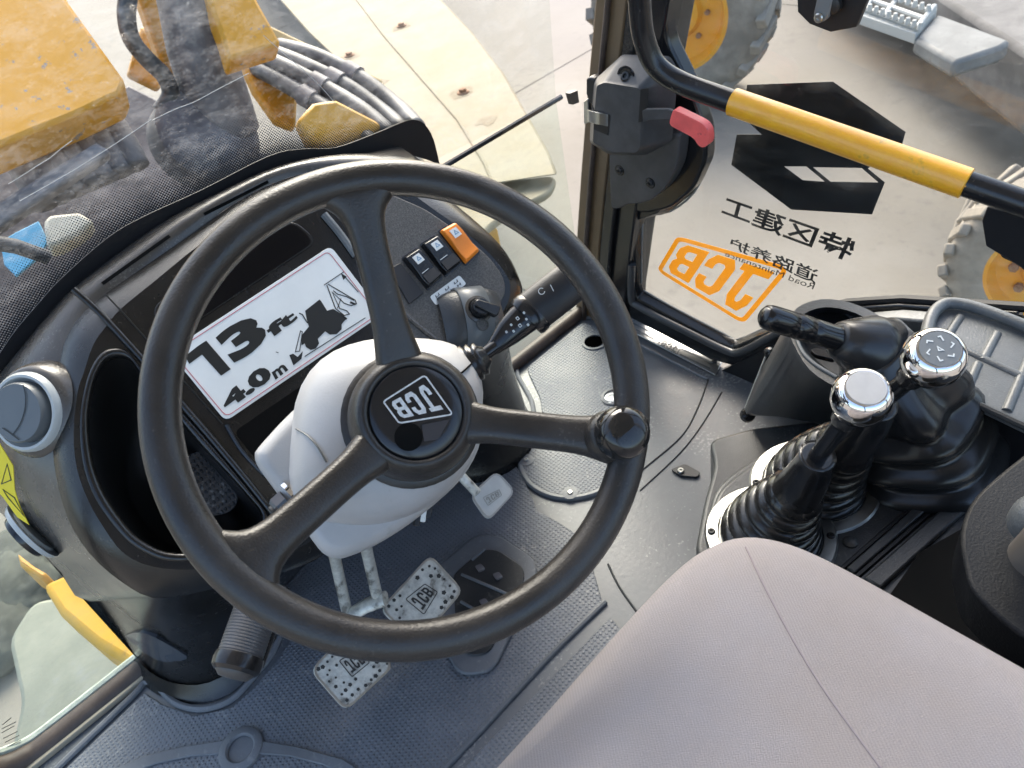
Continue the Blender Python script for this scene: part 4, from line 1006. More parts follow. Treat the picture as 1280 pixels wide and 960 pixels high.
# frame: between glass outline and outer outline
def Dp(px, py, x): return onx(px, py, x)
gi = [D(x, y, DX - 0.004) for x, y in GL[:19]]
OUTL = [(765, -60), (762, 0), (764, 40), (766, 90), (768, 140), (770, 170), (772, 210), (774, 240), (776, 262), (778, 290), (782, 378), (792, 390), (895, 443), (922, 450), (970, 428), (1008, 408), (1062, 394), (1130, 388), (1280, 396)]
go = [D(x, y, DX - 0.004) for x, y in OUTL]
bm = bmesh.new()
add_loft(bm, [[a, b, b + V((-0.022, 0, 0)), a * .85 + b * .15 + V((-0.022, 0, 0)), a + V((-0.006, 0, 0))] for a, b in zip(gi, go)])
link('frame', bm, GLOSS, door, bevel=0.003)
edge = catmull([D(x, y, DX - 0.030) for x, y in [(790, 330), (789, 372), (800, 384), (850, 410), (905, 437), (925, 440), (958, 424), (1000, 402)]], 5)
tube('frame_edge', edge, 0.009, mat('frame_sheen', (0.05, 0.052, 0.055), 0.25), door, n=12)
tube('glass_seal', catmull([D(x, y, DX - 0.006) for x, y in GL[1:19]], 3), 0.0022, mat('seal_grey', (0.2, 0.2, 0.19), 0.6), door, n=6)
tube('lower_seal', [D(x, y, DX - 0.012) for x, y in ((985, 396), (1060, 378), (1130, 374), (1280, 384), (1420, 402))], 0.008, FRITM, door, n=8)

# latch backing (black bulge) and housing
bk = [(800, -20), (828, -20), (834, 52), (864, 112), (881, 160), (883, 200), (866, 238), (838, 261), (806, 268), (780, 262), (775, 150), (780, 60)]
prism('latch_backing', roundpoly([D(x, y, 1.085) for x, y in bk], 0.02), (0.033, 0, 0), GLOSS, door, bevel=0.006)
def H(x, y): return (720 + x / 4.174, 60 + y / 4.174)
lx = 1.035
LATCH = mat('latch_grey', (0.058, 0.058, 0.06), 0.45, bump=(500, .25), var=0.2, vscale=20)
low = [H(*p) for p in ((172, 520), (176, 680), (182, 828), (200, 840), (228, 838), (268, 815), (330, 812), (400, 790), (452, 745), (492, 690), (520, 630), (535, 560), (540, 450), (300, 440))]
lowp = prism('latch_plate', roundpoly([D(x, y, lx + .018) for x, y in low], .008), (0.03, 0, 0), LATCH, door, bevel=0.004)
for p in ((228, 638), (388, 704)):
    x, y = H(*p)
    lathe('screw_well', D(x, y, lx + .0185), XN, [(0.0115, -0.002), (0.0115, 0.0008), (0.009, 0.0012), (0.0085, 0.0004)], GLOSS, lowp, n=20)
    screw(D(x, y, lx + .0175), XN, 0.0065, STEEL if False else BLACK, lowp)
fr_ = [(746, 107), (756, 103), (798, 110), (802, 116), (800, 184), (795, 191), (764, 190), (741, 178), (743, 140)]
ba_ = [(742, 101), (778, 68), (838, 70), (848, 88), (840, 176), (806, 194), (761, 193), (737, 178), (739, 136)]
lh = loft('latch_housing', [roundpoly([D(x, y, 1.045) for x, y in ba_], .008), roundpoly([D(x, y, 1.030) for x, y in mixpx(ba_, fr_, .25)], .008), roundpoly([D(x, y, 1.006) for x, y in mixpx(ba_, fr_, .9)], .006), roundpoly([D(x, y, 1.000) for x, y in fr_], .006)], LATCH, door, smooth=None)
LF = 1.000
# bolt recess, striker slot, handle slot
x, y = H(262, 165)
lathe('bolt_well', D(x, y - 3, 1.0155), XN, [(0.019, -.002), (0.019, .001), (0.016, .0015), (0.015, .0003)], GLOSS, lh, n=24)
screw(D(*H(262, 150), 1.0145), (-.75, -.1, .6), 0.0095, BLACK, lh)
prism('handle_slot', [D(*H(*p), LF - .0006) for p in ((338, 215), (380, 208), (372, 375), (326, 388))], (-0.0006, 0, 0), FRITM, lh)
prism('striker_slot', [D(*H(*p), LF - .0006) for p in ((85, 295), (100, 330), (178, 348), (168, 455), (95, 425))], (-0.0006, 0, 0), FRITM, lh)
bm = bmesh.new()
add_loft(bm, [[D(*H(x, y), LF - .004 - dx), D(*H(x, y + 62), LF - .004 - dx), D(*H(x, y + 62), LF - .007 - dx), D(*H(x, y), LF - .007 - dx)] for x, y, dx in ((60, 322, -.012), (72, 326, -.004), (100, 334, 0), (135, 340, 0), (168, 348, -.006))])
link('striker_strap', bm, STEEL, lh, bevel=0.001)
prism('striker_block', [D(*H(*p), lx + .0) for p in ((52, 160), (72, 152), (100, 165), (95, 300), (70, 290), (52, 240))], (0.02, 0, 0), BLACK, lh, bevel=0.003)
prism('striker_tab', [D(*H(*p), lx + .002) for p in ((38, 282), (62, 262), (66, 390), (40, 400))], (0.01, 0, 0), STEEL, lh, bevel=0.002)
stroke('small_print', [D(756, 189, 1.06), D(763, 189, 1.06)], 0.003, XN, VENTG, door)
# red release lever
rh = prism('release_lever', roundpoly([D(*H(*p), .985) for p in ((505, 322), (520, 326), (662, 396), (690, 432), (694, 500), (668, 522), (640, 515), (612, 470), (482, 402))], .009), (0.016, 0, 0), REDH, door, bevel=0.005, seg=3)
prism('lever_arm', [D(*H(*p), .990) for p in ((345, 330), (365, 318), (480, 318), (505, 332), (492, 372), (470, 372), (380, 376), (350, 386))], (0.006, 0, 0), LATCH, rh, bevel=0.001)

# grab rail
gx = 1.03
rp = [(800, -420, 1.03), (798, -330, .97), (797, -60, .955), (800, 10, .958), (805, 48, .962), (820, 82, .968), (852, 104, .978), (915, 127, .985), (1062, 180, 1.0), (1210, 230, 1.015), (1330, 272, 1.03), (1420, 300, 1.035), (1560, 345, 1.05), (1640, 370, 1.10)]
rail = tube('grab_rail', catmull([D(*q) for q in rp], 8), 0.0172, RAIL, door, n=20)
a, b = D(915, 127, .985), D(1209, 230, 1.015)
tube('rail_sleeve', [a + (b - a) * t for t in (0, .004, .996, 1)], [0.0180, 0.0204, 0.0204, 0.0180], SLEEVE, rail, n=28)
sn_ = (EYE - (a + b) / 2).normalized()
tube('sleeve_seam', [a + (b - a) * t + sn_ * .0192 + UP * -.004 for t in (.01, .5, .99)], .0012, SLEEVE, rail, n=6)
prism('rail_bracket', [D(x, y, gx + .012) for x, y in ((1234, 258), (1300, 275), (1300, 345), (1280, 337), (1232, 308), (1227, 276))], (0.03, 0, 0), FRITM, rail, bevel=0.002)
prism('bracket_foot', roundpoly([D(x, y, gx + .05) for x, y in ((1248, 313), (1262, 318), (1285, 330), (1285, 342), (1270, 330), (1252, 322))], .004), (0.02, 0, 0), RUBBER, rail, bevel=0.002)
# hinge plate with grey arm at the top of the glass
hp = prism('hinge_plate', [D(x, y, DX - .012) for x, y in ((996, -30), (997, 15), (1012, 30), (1038, 40), (1070, 34), (1084, 0), (1086, -30))], (0.01, 0, 0), FRITM, door, bevel=0.001)
prism('hinge_arm', roundpoly([D(x, y, DX - .030) for x, y in ((1025, -20), (1044, -20), (1036, 20), (1030, 28), (1020, 28), (1016, 20))], .006), (0.010, 0, 0), mat('arm_grey', (0.16, 0.17, 0.175), 0.4), hp, bevel=0.002)
screw(D(1024, 22, DX - .031), XN, 0.007, STEEL, hp)
lathe('hinge_knob', D(1043, 5, DX - .018), XN, [(0.012, 0), (0.012, .008), (0.008, .01)], BLACK, hp, n=16)

# stickers on the outside of the glass (read from outside)
SX = DX + 0.008
LX = V((1, 0, 0))
def S(px, py): return onx(px, py, SX)
SBLK = mat('sticker_black', (0.008, 0.008, 0.010), 0.35)
hexo = [(934, 106), (1041, 102), (1132, 165), (1126, 186), (1093, 203), (1085, 211), (1106, 228), (1090, 268), (989, 262), (914, 206), (921, 168), (952, 168), (928, 146)]
h1 = [(980, 208), (1008, 208), (1031, 227), (1003, 225)]
h2 = [(1016, 209), (1077, 210), (1098, 228), (1038, 227)]
stq = fill('hexagon_sticker', [[S(*p) for p in hexo], [S(*p) for p in h1], [S(*p) for p in h2]], LX, SBLK, door)
text('sticker_text', '特区建工', quad(S(1060, 328), S(901, 268), S(907, 244), S(1073, 301)), LX, SBLK, door, 0.02)
text('sticker_text', '道路养护', quad(S(1019, 356), S(911, 309), S(915, 297), S(1024, 337)), LX, SBLK, door, 0.014)
text('sticker_text', 'Road Maintenance', quad(S(1016, 362), S(906, 320), S(907, 314), S(1019, 355)), LX, SBLK, door, 0.0)
def SO(px, py): return onx(px, py, SX + 0.003)
js = box('maker_sticker', SO(900, 350), XYZ, (0.0001, 0.0001, 0.0001), STICKER_O, door) if False else door
logo(quad(SO(928, 402), SO(824, 338), SO(848, 298), SO(983, 336)), LX, STICKER_O, door, line=0.0100, m=(0.065, 0.10), gap=0.03)
for o in door.children:
    if o.name.startswith(('letter', 'logo_frame')): o['label'] = 'orange maker sticker lettering on the glass'
# ------------------------------------------------------------------ seat
seat = thing('driver_seat', 'pale lavender grey cloth driver seat cushion at the bottom right', 'seat', (0.2, 0.0, 0.3))
SZ = 0.512
def seat_outline(inset, z):
    pts = [(-0.06, 0.20), (-0.03, 0.262), (0.04, 0.278), (0.15, 0.280), (0.26, 0.281), (0.345, 0.279), (0.395, 0.270), (0.43, 0.248), (0.450, 0.208), (0.457, 0.15), (0.458, 0.05), (0.457, -0.06), (0.455, -0.20), (0.20, -0.22), (-0.05, -0.20), (-0.06, 0.0)]
    c = V((0.2, 0.03, 0)); out = []
    for x, y in pts:
        p = V((x, y + 0.012, 0)); d = (c - p); out.append(p + d * (inset / d.length) + V((0, 0, z)))
    return catmull(out, 4, True)
lay = [(0.035, SZ - 0.13), (0.012, SZ - 0.115), (0.002, SZ - 0.085), (0.0, SZ - 0.045), (0.004, SZ - 0.020), (0.014, SZ - 0.004), (0.032, SZ + 0.006), (0.07, SZ + 0.012), (0.12, SZ + 0.012), (0.18, SZ + 0.008)]
cush = loft('cushion', [seat_outline(i, z) for i, z in lay], SEAT, seat, smooth=True)
# stitched seam
def stop(px, py):
    return onz(px, py, SZ + 0.0135)
seam_px = [(926, 672), (935, 690), (950, 722), (972, 765), (1000, 815), (1035, 870), (1075, 925), (1120, 985), (1180, 1060), (1250, 1140), (1330, 1225)]
spts = []
for i, (x, y) in enumerate(seam_px):
    z = SZ + (0.000, 0.007, 0.0125, 0.0135, 0.0135, 0.013, 0.0115, 0.0105)[min(i, 7)]
    spts.append(onz(x, y, z))
spts = [hit(x, y, cush, 0.0001)[0] for x, y in smooth_px(seam_px, 4) if 679 < y]
tube('seam', spts, 0.0010, SEAM, seat, n=6)
prism('seat_base', [(-0.02, 0.22, 0.36), (0.42, 0.22, 0.36), (0.42, -0.2, 0.36), (-0.02, -0.2, 0.36)], (0, 0, -0.30), BLACK, seat, bevel=0.02)

# ------------------------------------------------------------------ side console
CZ = 0.25
sc_ = thing('side_console', 'dark grey moulded lever console between the seat and the right door', 'console', (0.8, 0.3, 0))
# body: lower box along the seat
def bp(px, z0, z1, name, m, bev=0.012, rp_=0.02):
    return prism(name, roundpoly([onz(x, y, z1) for x, y in px], rp_), (0, 0, z0 - z1), m, sc_, bevel=bev, seg=3)
bp([(886, 549), (940, 534), (1020, 525), (1120, 500), (1300, 560), (1500, 900), (1050, 900), (905, 745), (868, 690), (880, 628), (893, 582)], 0.0, 0.10, 'base', SIDEG, 0.008)
bp([(884, 645), (893, 612), (918, 588), (955, 566), (1000, 556), (1060, 560), (1110, 590), (1240, 590), (1450, 800), (1080, 800), (960, 735), (900, 690)], 0.09, CZ - 0.012, 'body', SIDEG, 0.01)
bp([(888, 643), (897, 614), (921, 592), (957, 570), (1000, 560), (1058, 563), (1108, 592), (1236, 592), (1440, 790), (1080, 795), (962, 730), (904, 687)], CZ - 0.012, CZ, 'top_deck', SIDEG, 0.006)
# slide rails on the deck behind the boots
for (a, b) in (((1052, 712), (1205, 578)), ((1070, 722), (1222, 590))):
    tube('deck_groove', [onz(*a, CZ + 0.0005), onz(*b, CZ + 0.0005)], 0.004, FRITM, sc_, n=6)
prism('deck_rail', [onz(x, y, CZ + 0.002) for x, y in ((1058, 712), (1068, 719), (1214, 590), (1204, 582))], (0, 0, 0.006), SIDEG, sc_, bevel=0.002)
prism('deck_rail', [onz(x, y, CZ + 0.001) for x, y in ((1078, 727), (1100, 740), (1246, 606), (1226, 596))], (0, 0, 0.010), SIDEG, sc_, bevel=0.003)
lathe('deck_stud', onz(1063, 678, CZ), UP, [(0.010, 0), (0.010, 0.003), (0.006, 0.006), (0, 0.006)], SIDEG, sc_, n=16, caps=(True, False))
fc = thing('fairing_clip', 'thin wire edge with a black clip on the console front fairing', 'clip', onz(940, 520, 0.05))
tube('wire', [onz(958, 443, 0.14), onz(931, 512, 0.06)], 0.0022, STEEL, fc, n=8)
lathe('clip_knob', onz(934, 519, 0.055), V((-.3, -.6, .7)), [(0.012, -.006), (0.015, 0), (0.013, .010), (0.006, .014)], RUBBER, fc, n=14)
lathe('clip_knob', onz(962, 441, 0.15), V((-.3, -.6, .7)), [(0.010, -.006), (0.012, 0), (0.010, .008), (0.005, .012)], RUBBER, fc, n=14)

prism('sill_panel', [onx(x, y, 1.092) for x, y in ((900, 464), (925, 452), (972, 430), (1010, 410), (1062, 396), (1130, 391), (1290, 400))] + [V((1.092, 0.0, -.04)), V((1.092, 0.76, -.04))], (0.012, 0, 0), BLACK, sc_)
def bellows(name, base, top, r0, r1, nf, parent, cone=0.35, m=RUBBER, bulge=0.0):
    """folded boot from base to top: ridged lower part, smooth cone above"""
    base, top = V(base), V(top); R = []; n = 32
    up0 = UP; d1 = (top - base)
    rows = []
    for k in range(nf):
        t = (1 - cone) * k / nf; dt = (1 - cone) / nf
        r = r0 + (r1 * 1.45 - r0) * (k / nf) + bulge * math.sin(math.pi * k / nf)
        rows += [(t, r * .85), (t + dt * .14, r * .95), (t + dt * .40, r * 1.01), (t + dt * .66, r * .98), (t + dt * .88, r * .86)]
    rows += [(1 - cone + .0, r1 * 1.42), (1 - cone * .6, r1 * 1.28), (1 - cone * .25, r1 * 1.10), (0.985, r1), (1.0, r1 * 1.04), (1.0, r1 * .8)]
    for t, r in rows:
        e = t * t * (3 - 2 * t) * .55 + t * .45
        c = V((base.x + d1.x * e, base.y + d1.y * e, base.z + d1.z * t))
        dz = 0.02; t2 = min(1, t + dz); e2 = t2 * t2 * (3 - 2 * t2) * .55 + t2 * .45
        tang = (V((d1.x * e2, d1.y * e2, d1.z * t2)) - V((d1.x * e, d1.y * e, d1.z * t))) if t < .97 else d1
        ax_ = (UP * max(0, .5 - t) + tang.normalized() * (0.3 + t)).normalized()
        u = ax_.cross(V((0, 1, 0))).normalized(); w = ax_.cross(u)
        R.append([c + u * (r * math.cos(2 * math.pi * k / n)) + w * (r * math.sin(2 * math.pi * k / n)) for k in range(n)])
    return loft(name, R, m, parent, smooth=True)
def lever(label, base, col_px, col_d, knob_px, knob_d, rb, marks):
    B = V(base)
    t = thing('control_lever', label, 'lever', B, 'chrome knobbed control levers')
    lathe('base_ring', B, UP, [(rb, 0), (rb, 0.006), (rb * .97, 0.009), (rb * .80, 0.010), (rb * .78, 0.006)], STEEL, t, n=40)
    for a in (0.6, 2.2, 3.9, 5.3):
        screw(B + V((math.cos(a) * rb * .89, math.sin(a) * rb * .89, 0.009)), UP, 0.0055, BLACK, t)
    topc = far(*col_px, col_d); kc_ = far(*knob_px, knob_d)
    bellows('boot', B + V((0, 0, 0.006)), topc, rb * .77, 0.021, 6, t, 0.40)
    ax_ = (kc_ - topc).normalized()
    tube('shaft', [topc - ax_ * 0.03, kc_ - ax_ * 0.02], 0.0105, GLOSS, t, n=16)
    lathe('shaft_collar', kc_ - ax_ * 0.042, ax_, [(0.010, -0.012), (0.0145, -0.004), (0.016, 0.010), (0.018, 0.02)], GLOSS, t, n=22, smooth=True)
    kax = (ax_ * 0.6 + (EYE - kc_).normalized() * 0.35 + UP * 0.35).normalized()
    kb_ = lathe('knob', kc_, kax, [(0.014, -0.030), (0.020, -0.026), (0.027, -0.018), (0.0305, -0.006), (0.0305, 0.004), (0.0275, 0.013), (0.0235, 0.0185), (0.0210, 0.0195), (0.0205, 0.0188), (0, 0.0190)], CHROME, t, n=48, caps=(True, False), smooth=None)
    fm = kc_ + kax * 0.0190
    if marks:
        disc = lathe('knob_disc', fm, kax, [(0.0195, -0.0005), (0.0195, 0.0006), (0, 0.0007)], mat('disc_grey', (0.22, 0.23, 0.23), 0.4, metal=.3), kb_, n=36, caps=(True, False))
        u, w = frame_of(kax)
        for a in np.linspace(0, 6.28, 7)[:-1]:
            p = fm + kax * .0009 + (u * math.cos(a) + w * math.sin(a)) * 0.011
            s = u * math.cos(a + 1) + w * math.sin(a + 1)
            stroke('knob_symbol', [p - s * .0032, p + kax * 0 + (u * math.cos(a) + w * math.sin(a)) * .003, p + s * .0032], 0.0014, kax, PRINTW, kb_)
        stroke('knob_symbol', [fm + kax * .0009 - u * .003, fm + kax * .0009 + w * .003, fm + kax * .0009 + u * .003], 0.0012, kax, PRINTW, kb_, closed=True)
    else:
        lathe('knob_disc', fm, kax, [(0.0195, -0.0005), (0.0195, 0.0006), (0, 0.0007)], mat('disc_worn', (0.55, 0.53, 0.50), 0.3, metal=.3, var=.04, vscale=60), kb_, n=36, caps=(True, False))
    return t
lever('chrome knobbed lever with a worn blank disc, nearest the seat cushion', (0.605, 0.322, CZ), (1022, 570), 0.90, (1077, 496), 0.80, 0.088, False)
lever('chrome knobbed lever with white symbols on its top, beside the grey tray', (0.722, 0.322, CZ - 0.006), (1098, 505), 0.88, (1167, 447), 0.78, 0.090, True)

# gear lever with black grip in a big folded boot
gl_ = thing('gear_lever', 'thick black gear lever lying forward out of a big folded rubber boot', 'lever', (0.86, 0.22, CZ))
gb = V((0.86, 0.215, CZ - 0.05)); gt = far(1092, 432, 1.02)
R = []
n = 40
for q in range(73):
    t = q / 72
    r = (.112 - .055 * t ** 1.2) if t < .75 else .112 - .055 * .75 ** 1.2 - (t - .75) * .10
    f = 1 - min(1, max(0, (t - .55) / .2))
    r *= 1 + .16 * f * (abs(math.sin(math.pi * 6.5 * t)) - .6)
    e = t ** 1.3
    c = V((gb.x + (gt.x - gb.x) * e, gb.y + (gt.y - gb.y) * e, gb.z + (gt.z - gb.z) * t))
    ax_ = (UP * (1.1 - t * .6) + (gt - gb).normalized() * .4 + V((-.25, .35, 0)) * t).normalized()
    u = ax_.cross(V((0, 1, 0))).normalized(); w = ax_.cross(u)
    wr = 0.03 if t < .5 else .03 + .15 * math.sin((t - .5) / .5 * math.pi)
    R.append([c + (u * math.cos(2 * math.pi * k / n) + w * math.sin(2 * math.pi * k / n)) * r * (1 + wr * math.cos(2 * math.pi * k / n * 5 + t * 3)) for k in range(n)])
BOOT = mat('boot_rubber', (0.02, 0.02, 0.0205), 0.27, bump=(90, .2))
loft('folded_boot', R, BOOT, gl_, smooth=True)
ga, gbb = far(1088, 436, 1.02), far(952, 394, 0.97)
gp = [ga + (gbb - ga) * t for t in (0, .2, .31, .4, .5, .55, .56, .57, .58, .65, .70, .71, .72, .73, .80, .88, .93, .965, .99, 1.0)]
tube('grip', gp, [.024, .020, .0165, .0165, .0165, .0165, .0156, .0156, .0168, .0168, .0168, .0157, .0157, .0168, .0168, .0168, .0164, .0150, .0105, .003], mat('grip_gloss', (0.010, 0.010, 0.011), 0.16), gl_, n=24, smooth=True)
tube('boot_neck', [ga + (gbb - ga) * t for t in (-.12, .05, .2, .31, .325)], [.046, .044, .033, .024, .018], BOOT, gl_, n=24, smooth=True)

# horseshoe cowl around the gear lever
hsx = thing('lever_cowl', 'dark grey horseshoe shaped cowl with a pale inner panel behind the gear lever', 'cowl', (0.9, 0.3, 0.3))
hz = 0.36
outer = [(992, 430), (985, 408), (996, 385), (1026, 374), (1062, 378), (1098, 394), (1122, 418), (1132, 446), (1120, 482), (1082, 494), (1046, 484), (1012, 462)]
inner = [(1000, 430), (996, 410), (1006, 392), (1030, 384), (1060, 388), (1090, 402), (1110, 422), (1118, 446), (1108, 474), (1080, 484), (1050, 474), (1020, 456)]
bott = [(933, 517), (938, 494), (956, 452), (985, 432), (1030, 424), (1075, 430), (1110, 452), (1125, 490), (1110, 525), (1075, 535), (1030, 530), (975, 521)]
rr_ = [[onz(x, y, .10) for x, y in bott], [onz(x, y, .12) for x, y in mixpx(bott, [(x, y + 62) for x, y in outer], .06)], [onz(x, y, hz - .02) for x, y in mixpx(outer, bott, .06)], [onz(x, y, hz) for x, y in outer], [onz(x, y, hz) for x, y in inner], [onz(x, y, hz - .05) + V((0, 0, 0)) for x, y in mixpx(inner, [(1060, 440)] * 12, .12)]]
loft('cowl_shell', [catmull(r, 3, True) for r in rr_], SIDEG, hsx, caps=(True, True), smooth=None)
tube('cowl_lip', catmull([onz(x, y, hz + .001) for x, y in ((996, 424), (1003, 440), (1018, 455), (1046, 472))], 4), .003, TRAYG, hsx, n=8)
prism('pale_panel', roundpoly([onz(x, y, hz - .045) for x, y in ((1052, 390), (1080, 397), (1104, 418), (1114, 440), (1098, 446), (1078, 412))], .008), (0, 0, .004), TRAYG, hsx, bevel=.001)
prism('rocker_slot', roundpoly([onz(x, y, hz - .03) for x, y in ((1012, 441), (1020, 439), (1046, 448), (1042, 454), (1018, 448))], .004), (0, 0, .008), GLOSS, hsx, bevel=.001)
lathe('panel_button', onz(1086, 399, hz - .05), UP, [(.010, 0), (.010, .003), (.008, .004)], VENTG, hsx, n=18)

# ribbed grey tray
tz = 0.37
tr = thing('storage_tray', 'grey ribbed plastic tray beside the right door', 'tray', onz(1220, 440, tz))
tp = [(1160, 395), (1178, 379), (1196, 376), (1230, 385), (1290, 408), (1400, 450), (1400, 590), (1268, 528), (1204, 497), (1150, 470)]
tpx = [onz(x, y, tz) for x, y in tp]
prism('tray_floor', tpx, (0, 0, -.012), TRAYG, tr, bevel=.003)
rimp = [(1152, 452), (1162, 402), (1174, 384), (1192, 379), (1228, 387), (1290, 411), (1400, 455)]
tube('tray_rim', catmull([onz(x, y, tz + .010) for x, y in rimp], 6), 0.009, TRAYG, tr, n=12, smooth=True)
tube('tray_edge', [onz(x, y, tz) for x, y in ((1200, 495), (1268, 527), (1400, 588))], 0.005, SIDEG, tr, n=8)
for a, b in (((1200, 397), (1180, 428)), ((1246, 418), (1228, 452)), ((1222, 456), (1206, 492)), ((1290, 440), (1258, 515)), ((1212, 442), (1290, 478)), ((1150, 420), (1212, 442))):
    tube('tray_rib', [onz(x, y, tz - .0022) for x, y in (a, b)], 0.0070, TRAYG, tr, n=12)
# shell below the tray and grey flank towards the door
prism('tray_flank', [onx(x, y, 1.09) for x, y in ((1060, 392), (1130, 386), (1290, 398), (1400, 415), (1400, 470), (1060, 470))], (-0.03, 0, 0), TRAYG, tr, bevel=.004)
prism('tray_skirt', [V((0.90, -0.2, .10)), V((1.06, -0.2, .10)), V((1.06, .27, .10)), V((0.92, .20, .10))], (0, 0, .24), FRITM, tr)

# black seat-side pod at the right edge
sb = thing('armrest_pod', 'large matt black pod with a grey knob at the right edge beside the seat', 'pod', (0.72, -0.06, 0.3))
pod = [(1310, 545), (1282, 566), (1244, 596), (1216, 622), (1203, 650), (1200, 680), (1206, 708), (1212, 735), (1240, 765), (1290, 805), (1400, 850), (1400, 500)]
prism('shell', roundpoly([onz(x, y, 0.47) for x, y in pod], .02), (0.01, 0, -0.07), mat('pod_black', (0.006, 0.007, 0.009), 0.5, bump=(420, .4), spec=0.25), sb, bevel=.006)
lathe('grey_knob', onz(1304, 645, 0.52), V((-.3, -.2, .9)), [(.022, -.03), (.024, -.01), (.022, .004), (.018, .008)], TRAYG, sb, n=28)
prism('pod_void', [onz(x, y, 0.30) for x, y in ((1090, 775), (1150, 690), (1240, 640), (1500, 800), (1500, 1000), (1250, 900))], (0, 0, -.20), mat('void_black', (.003, .003, .003), .9, spec=.15), sb)  # near-black block paints the dark void beneath the pod
tube('knob_stem', [onz(1286, 700, .50), onz(1316, 682, .53)], [.02, .026], mat('knob_brown', (.09, .08, .07), .4), sb, n=18)
# ------------------------------------------------------------------ outside: own loader arms and the machine parked alongside
def chip_mat():
    m = bpy.data.materials.new('chipped_yellow'); m.use_nodes = True
    nt = m.node_tree; N = nt.nodes; L = nt.links; b = N['Principled BSDF']; b.inputs['Roughness'].default_value = .5
    tc = N.new('ShaderNodeTexCoord')
    n1 = N.new('ShaderNodeTexNoise'); n1.inputs['Scale'].default_value = 26; n1.inputs['Detail'].default_value = 8; n1.inputs['Roughness'].default_value = .72
    L.new(tc.outputs['Object'], n1.inputs['Vector'])
    cr_ = N.new('ShaderNodeValToRGB'); e = cr_.color_ramp.elements
    e[0].position = .61; e[0].color = (.64, .29, .007, 1); e[1].position = .645; e[1].color = (.22, .20, .19, 1)
    L.new(n1.outputs['Fac'], cr_.inputs[0]); L.new(cr_.outputs[0], b.inputs['Base Color'])
    return m
CHIP = chip_mat()
def slab(name, px, y, depth, m, parent, tilt=0.5, bevel=.01):
    n = V((0, -math.cos(tilt), math.sin(tilt)))
    P = ony(sum(p[0] for p in px) / len(px), sum(p[1] for p in px) / len(px), y)
    return prism(name, [onp(a, b, P, n) for a, b in px], -n * depth, m, parent, bevel=bevel)
la = thing('loader_beam', 'chipped yellow loader arm plate at the top left beyond the windscreen', 'loader arm', ony(80, 80, 2.2))
slab('arm_plate', [(-420, -260), (-60, -330), (84, 0), (156, 100), (150, 116), (95, 142), (40, 164), (-60, 205), (-420, 320)], 2.2, .10, CHIP, la, .9)
tw = thing('loader_tower', 'yellow loader tower with a grey steel pivot tube beyond the windscreen', 'loader tower', ony(260, 80, 2.3))
slab('yellow_plate', [(160, -260), (222, -280), (322, 0), (352, 54), (285, 75), (275, 40)], 2.1, .08, CHIP, tw, .7)
slab('side_plate', [(110, -260), (215, 40), (237, 132), (228, 140), (205, 90), (178, 10), (84, -250)], 2.3, .06, YPAINT, tw, .4)
slab('gusset', [(178, 30), (196, 60), (206, 100), (200, 112), (160, 92), (172, 50)], 2.5, .05, YPAINT, tw, .4)
tube('pivot_tube', [ony(150, -300, 2.15), ony(232, -40, 2.15), ony(250, 60, 2.15), ony(276, 140, 2.15), ony(284, 165, 2.15)], [.085, .085, .085, .09, .09], GREYSTEEL, tw, n=24)
lathe('pivot_boss', ony(262, 165, 2.1), V((.25, -.8, .55)), [(.14, -.08), (.14, .0), (.12, .02), (.05, .03)], GREYSTEEL, tw, n=28)
slab('orange_link', [(300, 74), (330, 85), (372, 118), (370, 160), (345, 150), (318, 112)], 2.35, .05, YPAINT, tw, .6)
slab('orange_link', [(372, 150), (392, 128), (420, 124), (470, 150), (486, 160), (430, 188), (388, 182)], 1.9, .05, YPAINT, tw, .6)
slab('rear_rail', [(335, 30), (440, 80), (480, 100), (476, 108), (430, 92), (336, 44)], 2.7, .04, mat('rail_tan', (.55, .38, .16), .6), tw, .6)
hb = [[(318, 68), (352, 82), (410, 112), (455, 140), (498, 178)], [(330, 62), (372, 78), (430, 106), (478, 140), (512, 170)], [(350, 58), (395, 70), (450, 98), (495, 132), (522, 160)], [(312, 82), (345, 98), (395, 128), (440, 158), (470, 184)]]
for i, path_ in enumerate(hb):
    h = thing('hydraulic_hose', ('grey hydraulic hose, second lowest of the bundle by the tower', 'grey hydraulic hose in the middle of the bundle by the tower', 'grey hydraulic hose, topmost of the bundle by the tower', 'grey hydraulic hose, lowest of the bundle by the tower')[i], 'hose', ony(*path_[0], 2.3), 'hydraulic hoses by the loader tower')
    pp = catmull([ony(x, y, 2.45 - .16 * j) for j, (x, y) in enumerate(path_)], 6)
    tube('hose_body', pp, .026, HOSE, h, n=12, smooth=True)
    lathe('fitting', pp[10], pp[11] - pp[10], [(.033, 0), (.033, .05)], GREYSTEEL, h, n=10)
h = thing('hydraulic_hose', 'dark hydraulic hose hanging in a curve left of the loader tower', 'hose', ony(170, 20, 2.2))
tube('hose_body', catmull([ony(x, y, 2.15) for x, y in ((120, -300), (150, -120), (160, -20), (158, 20), (165, 50), (185, 75), (205, 95), (213, 118), (200, 140))], 6), .022, HOSE, h, n=12, smooth=True)
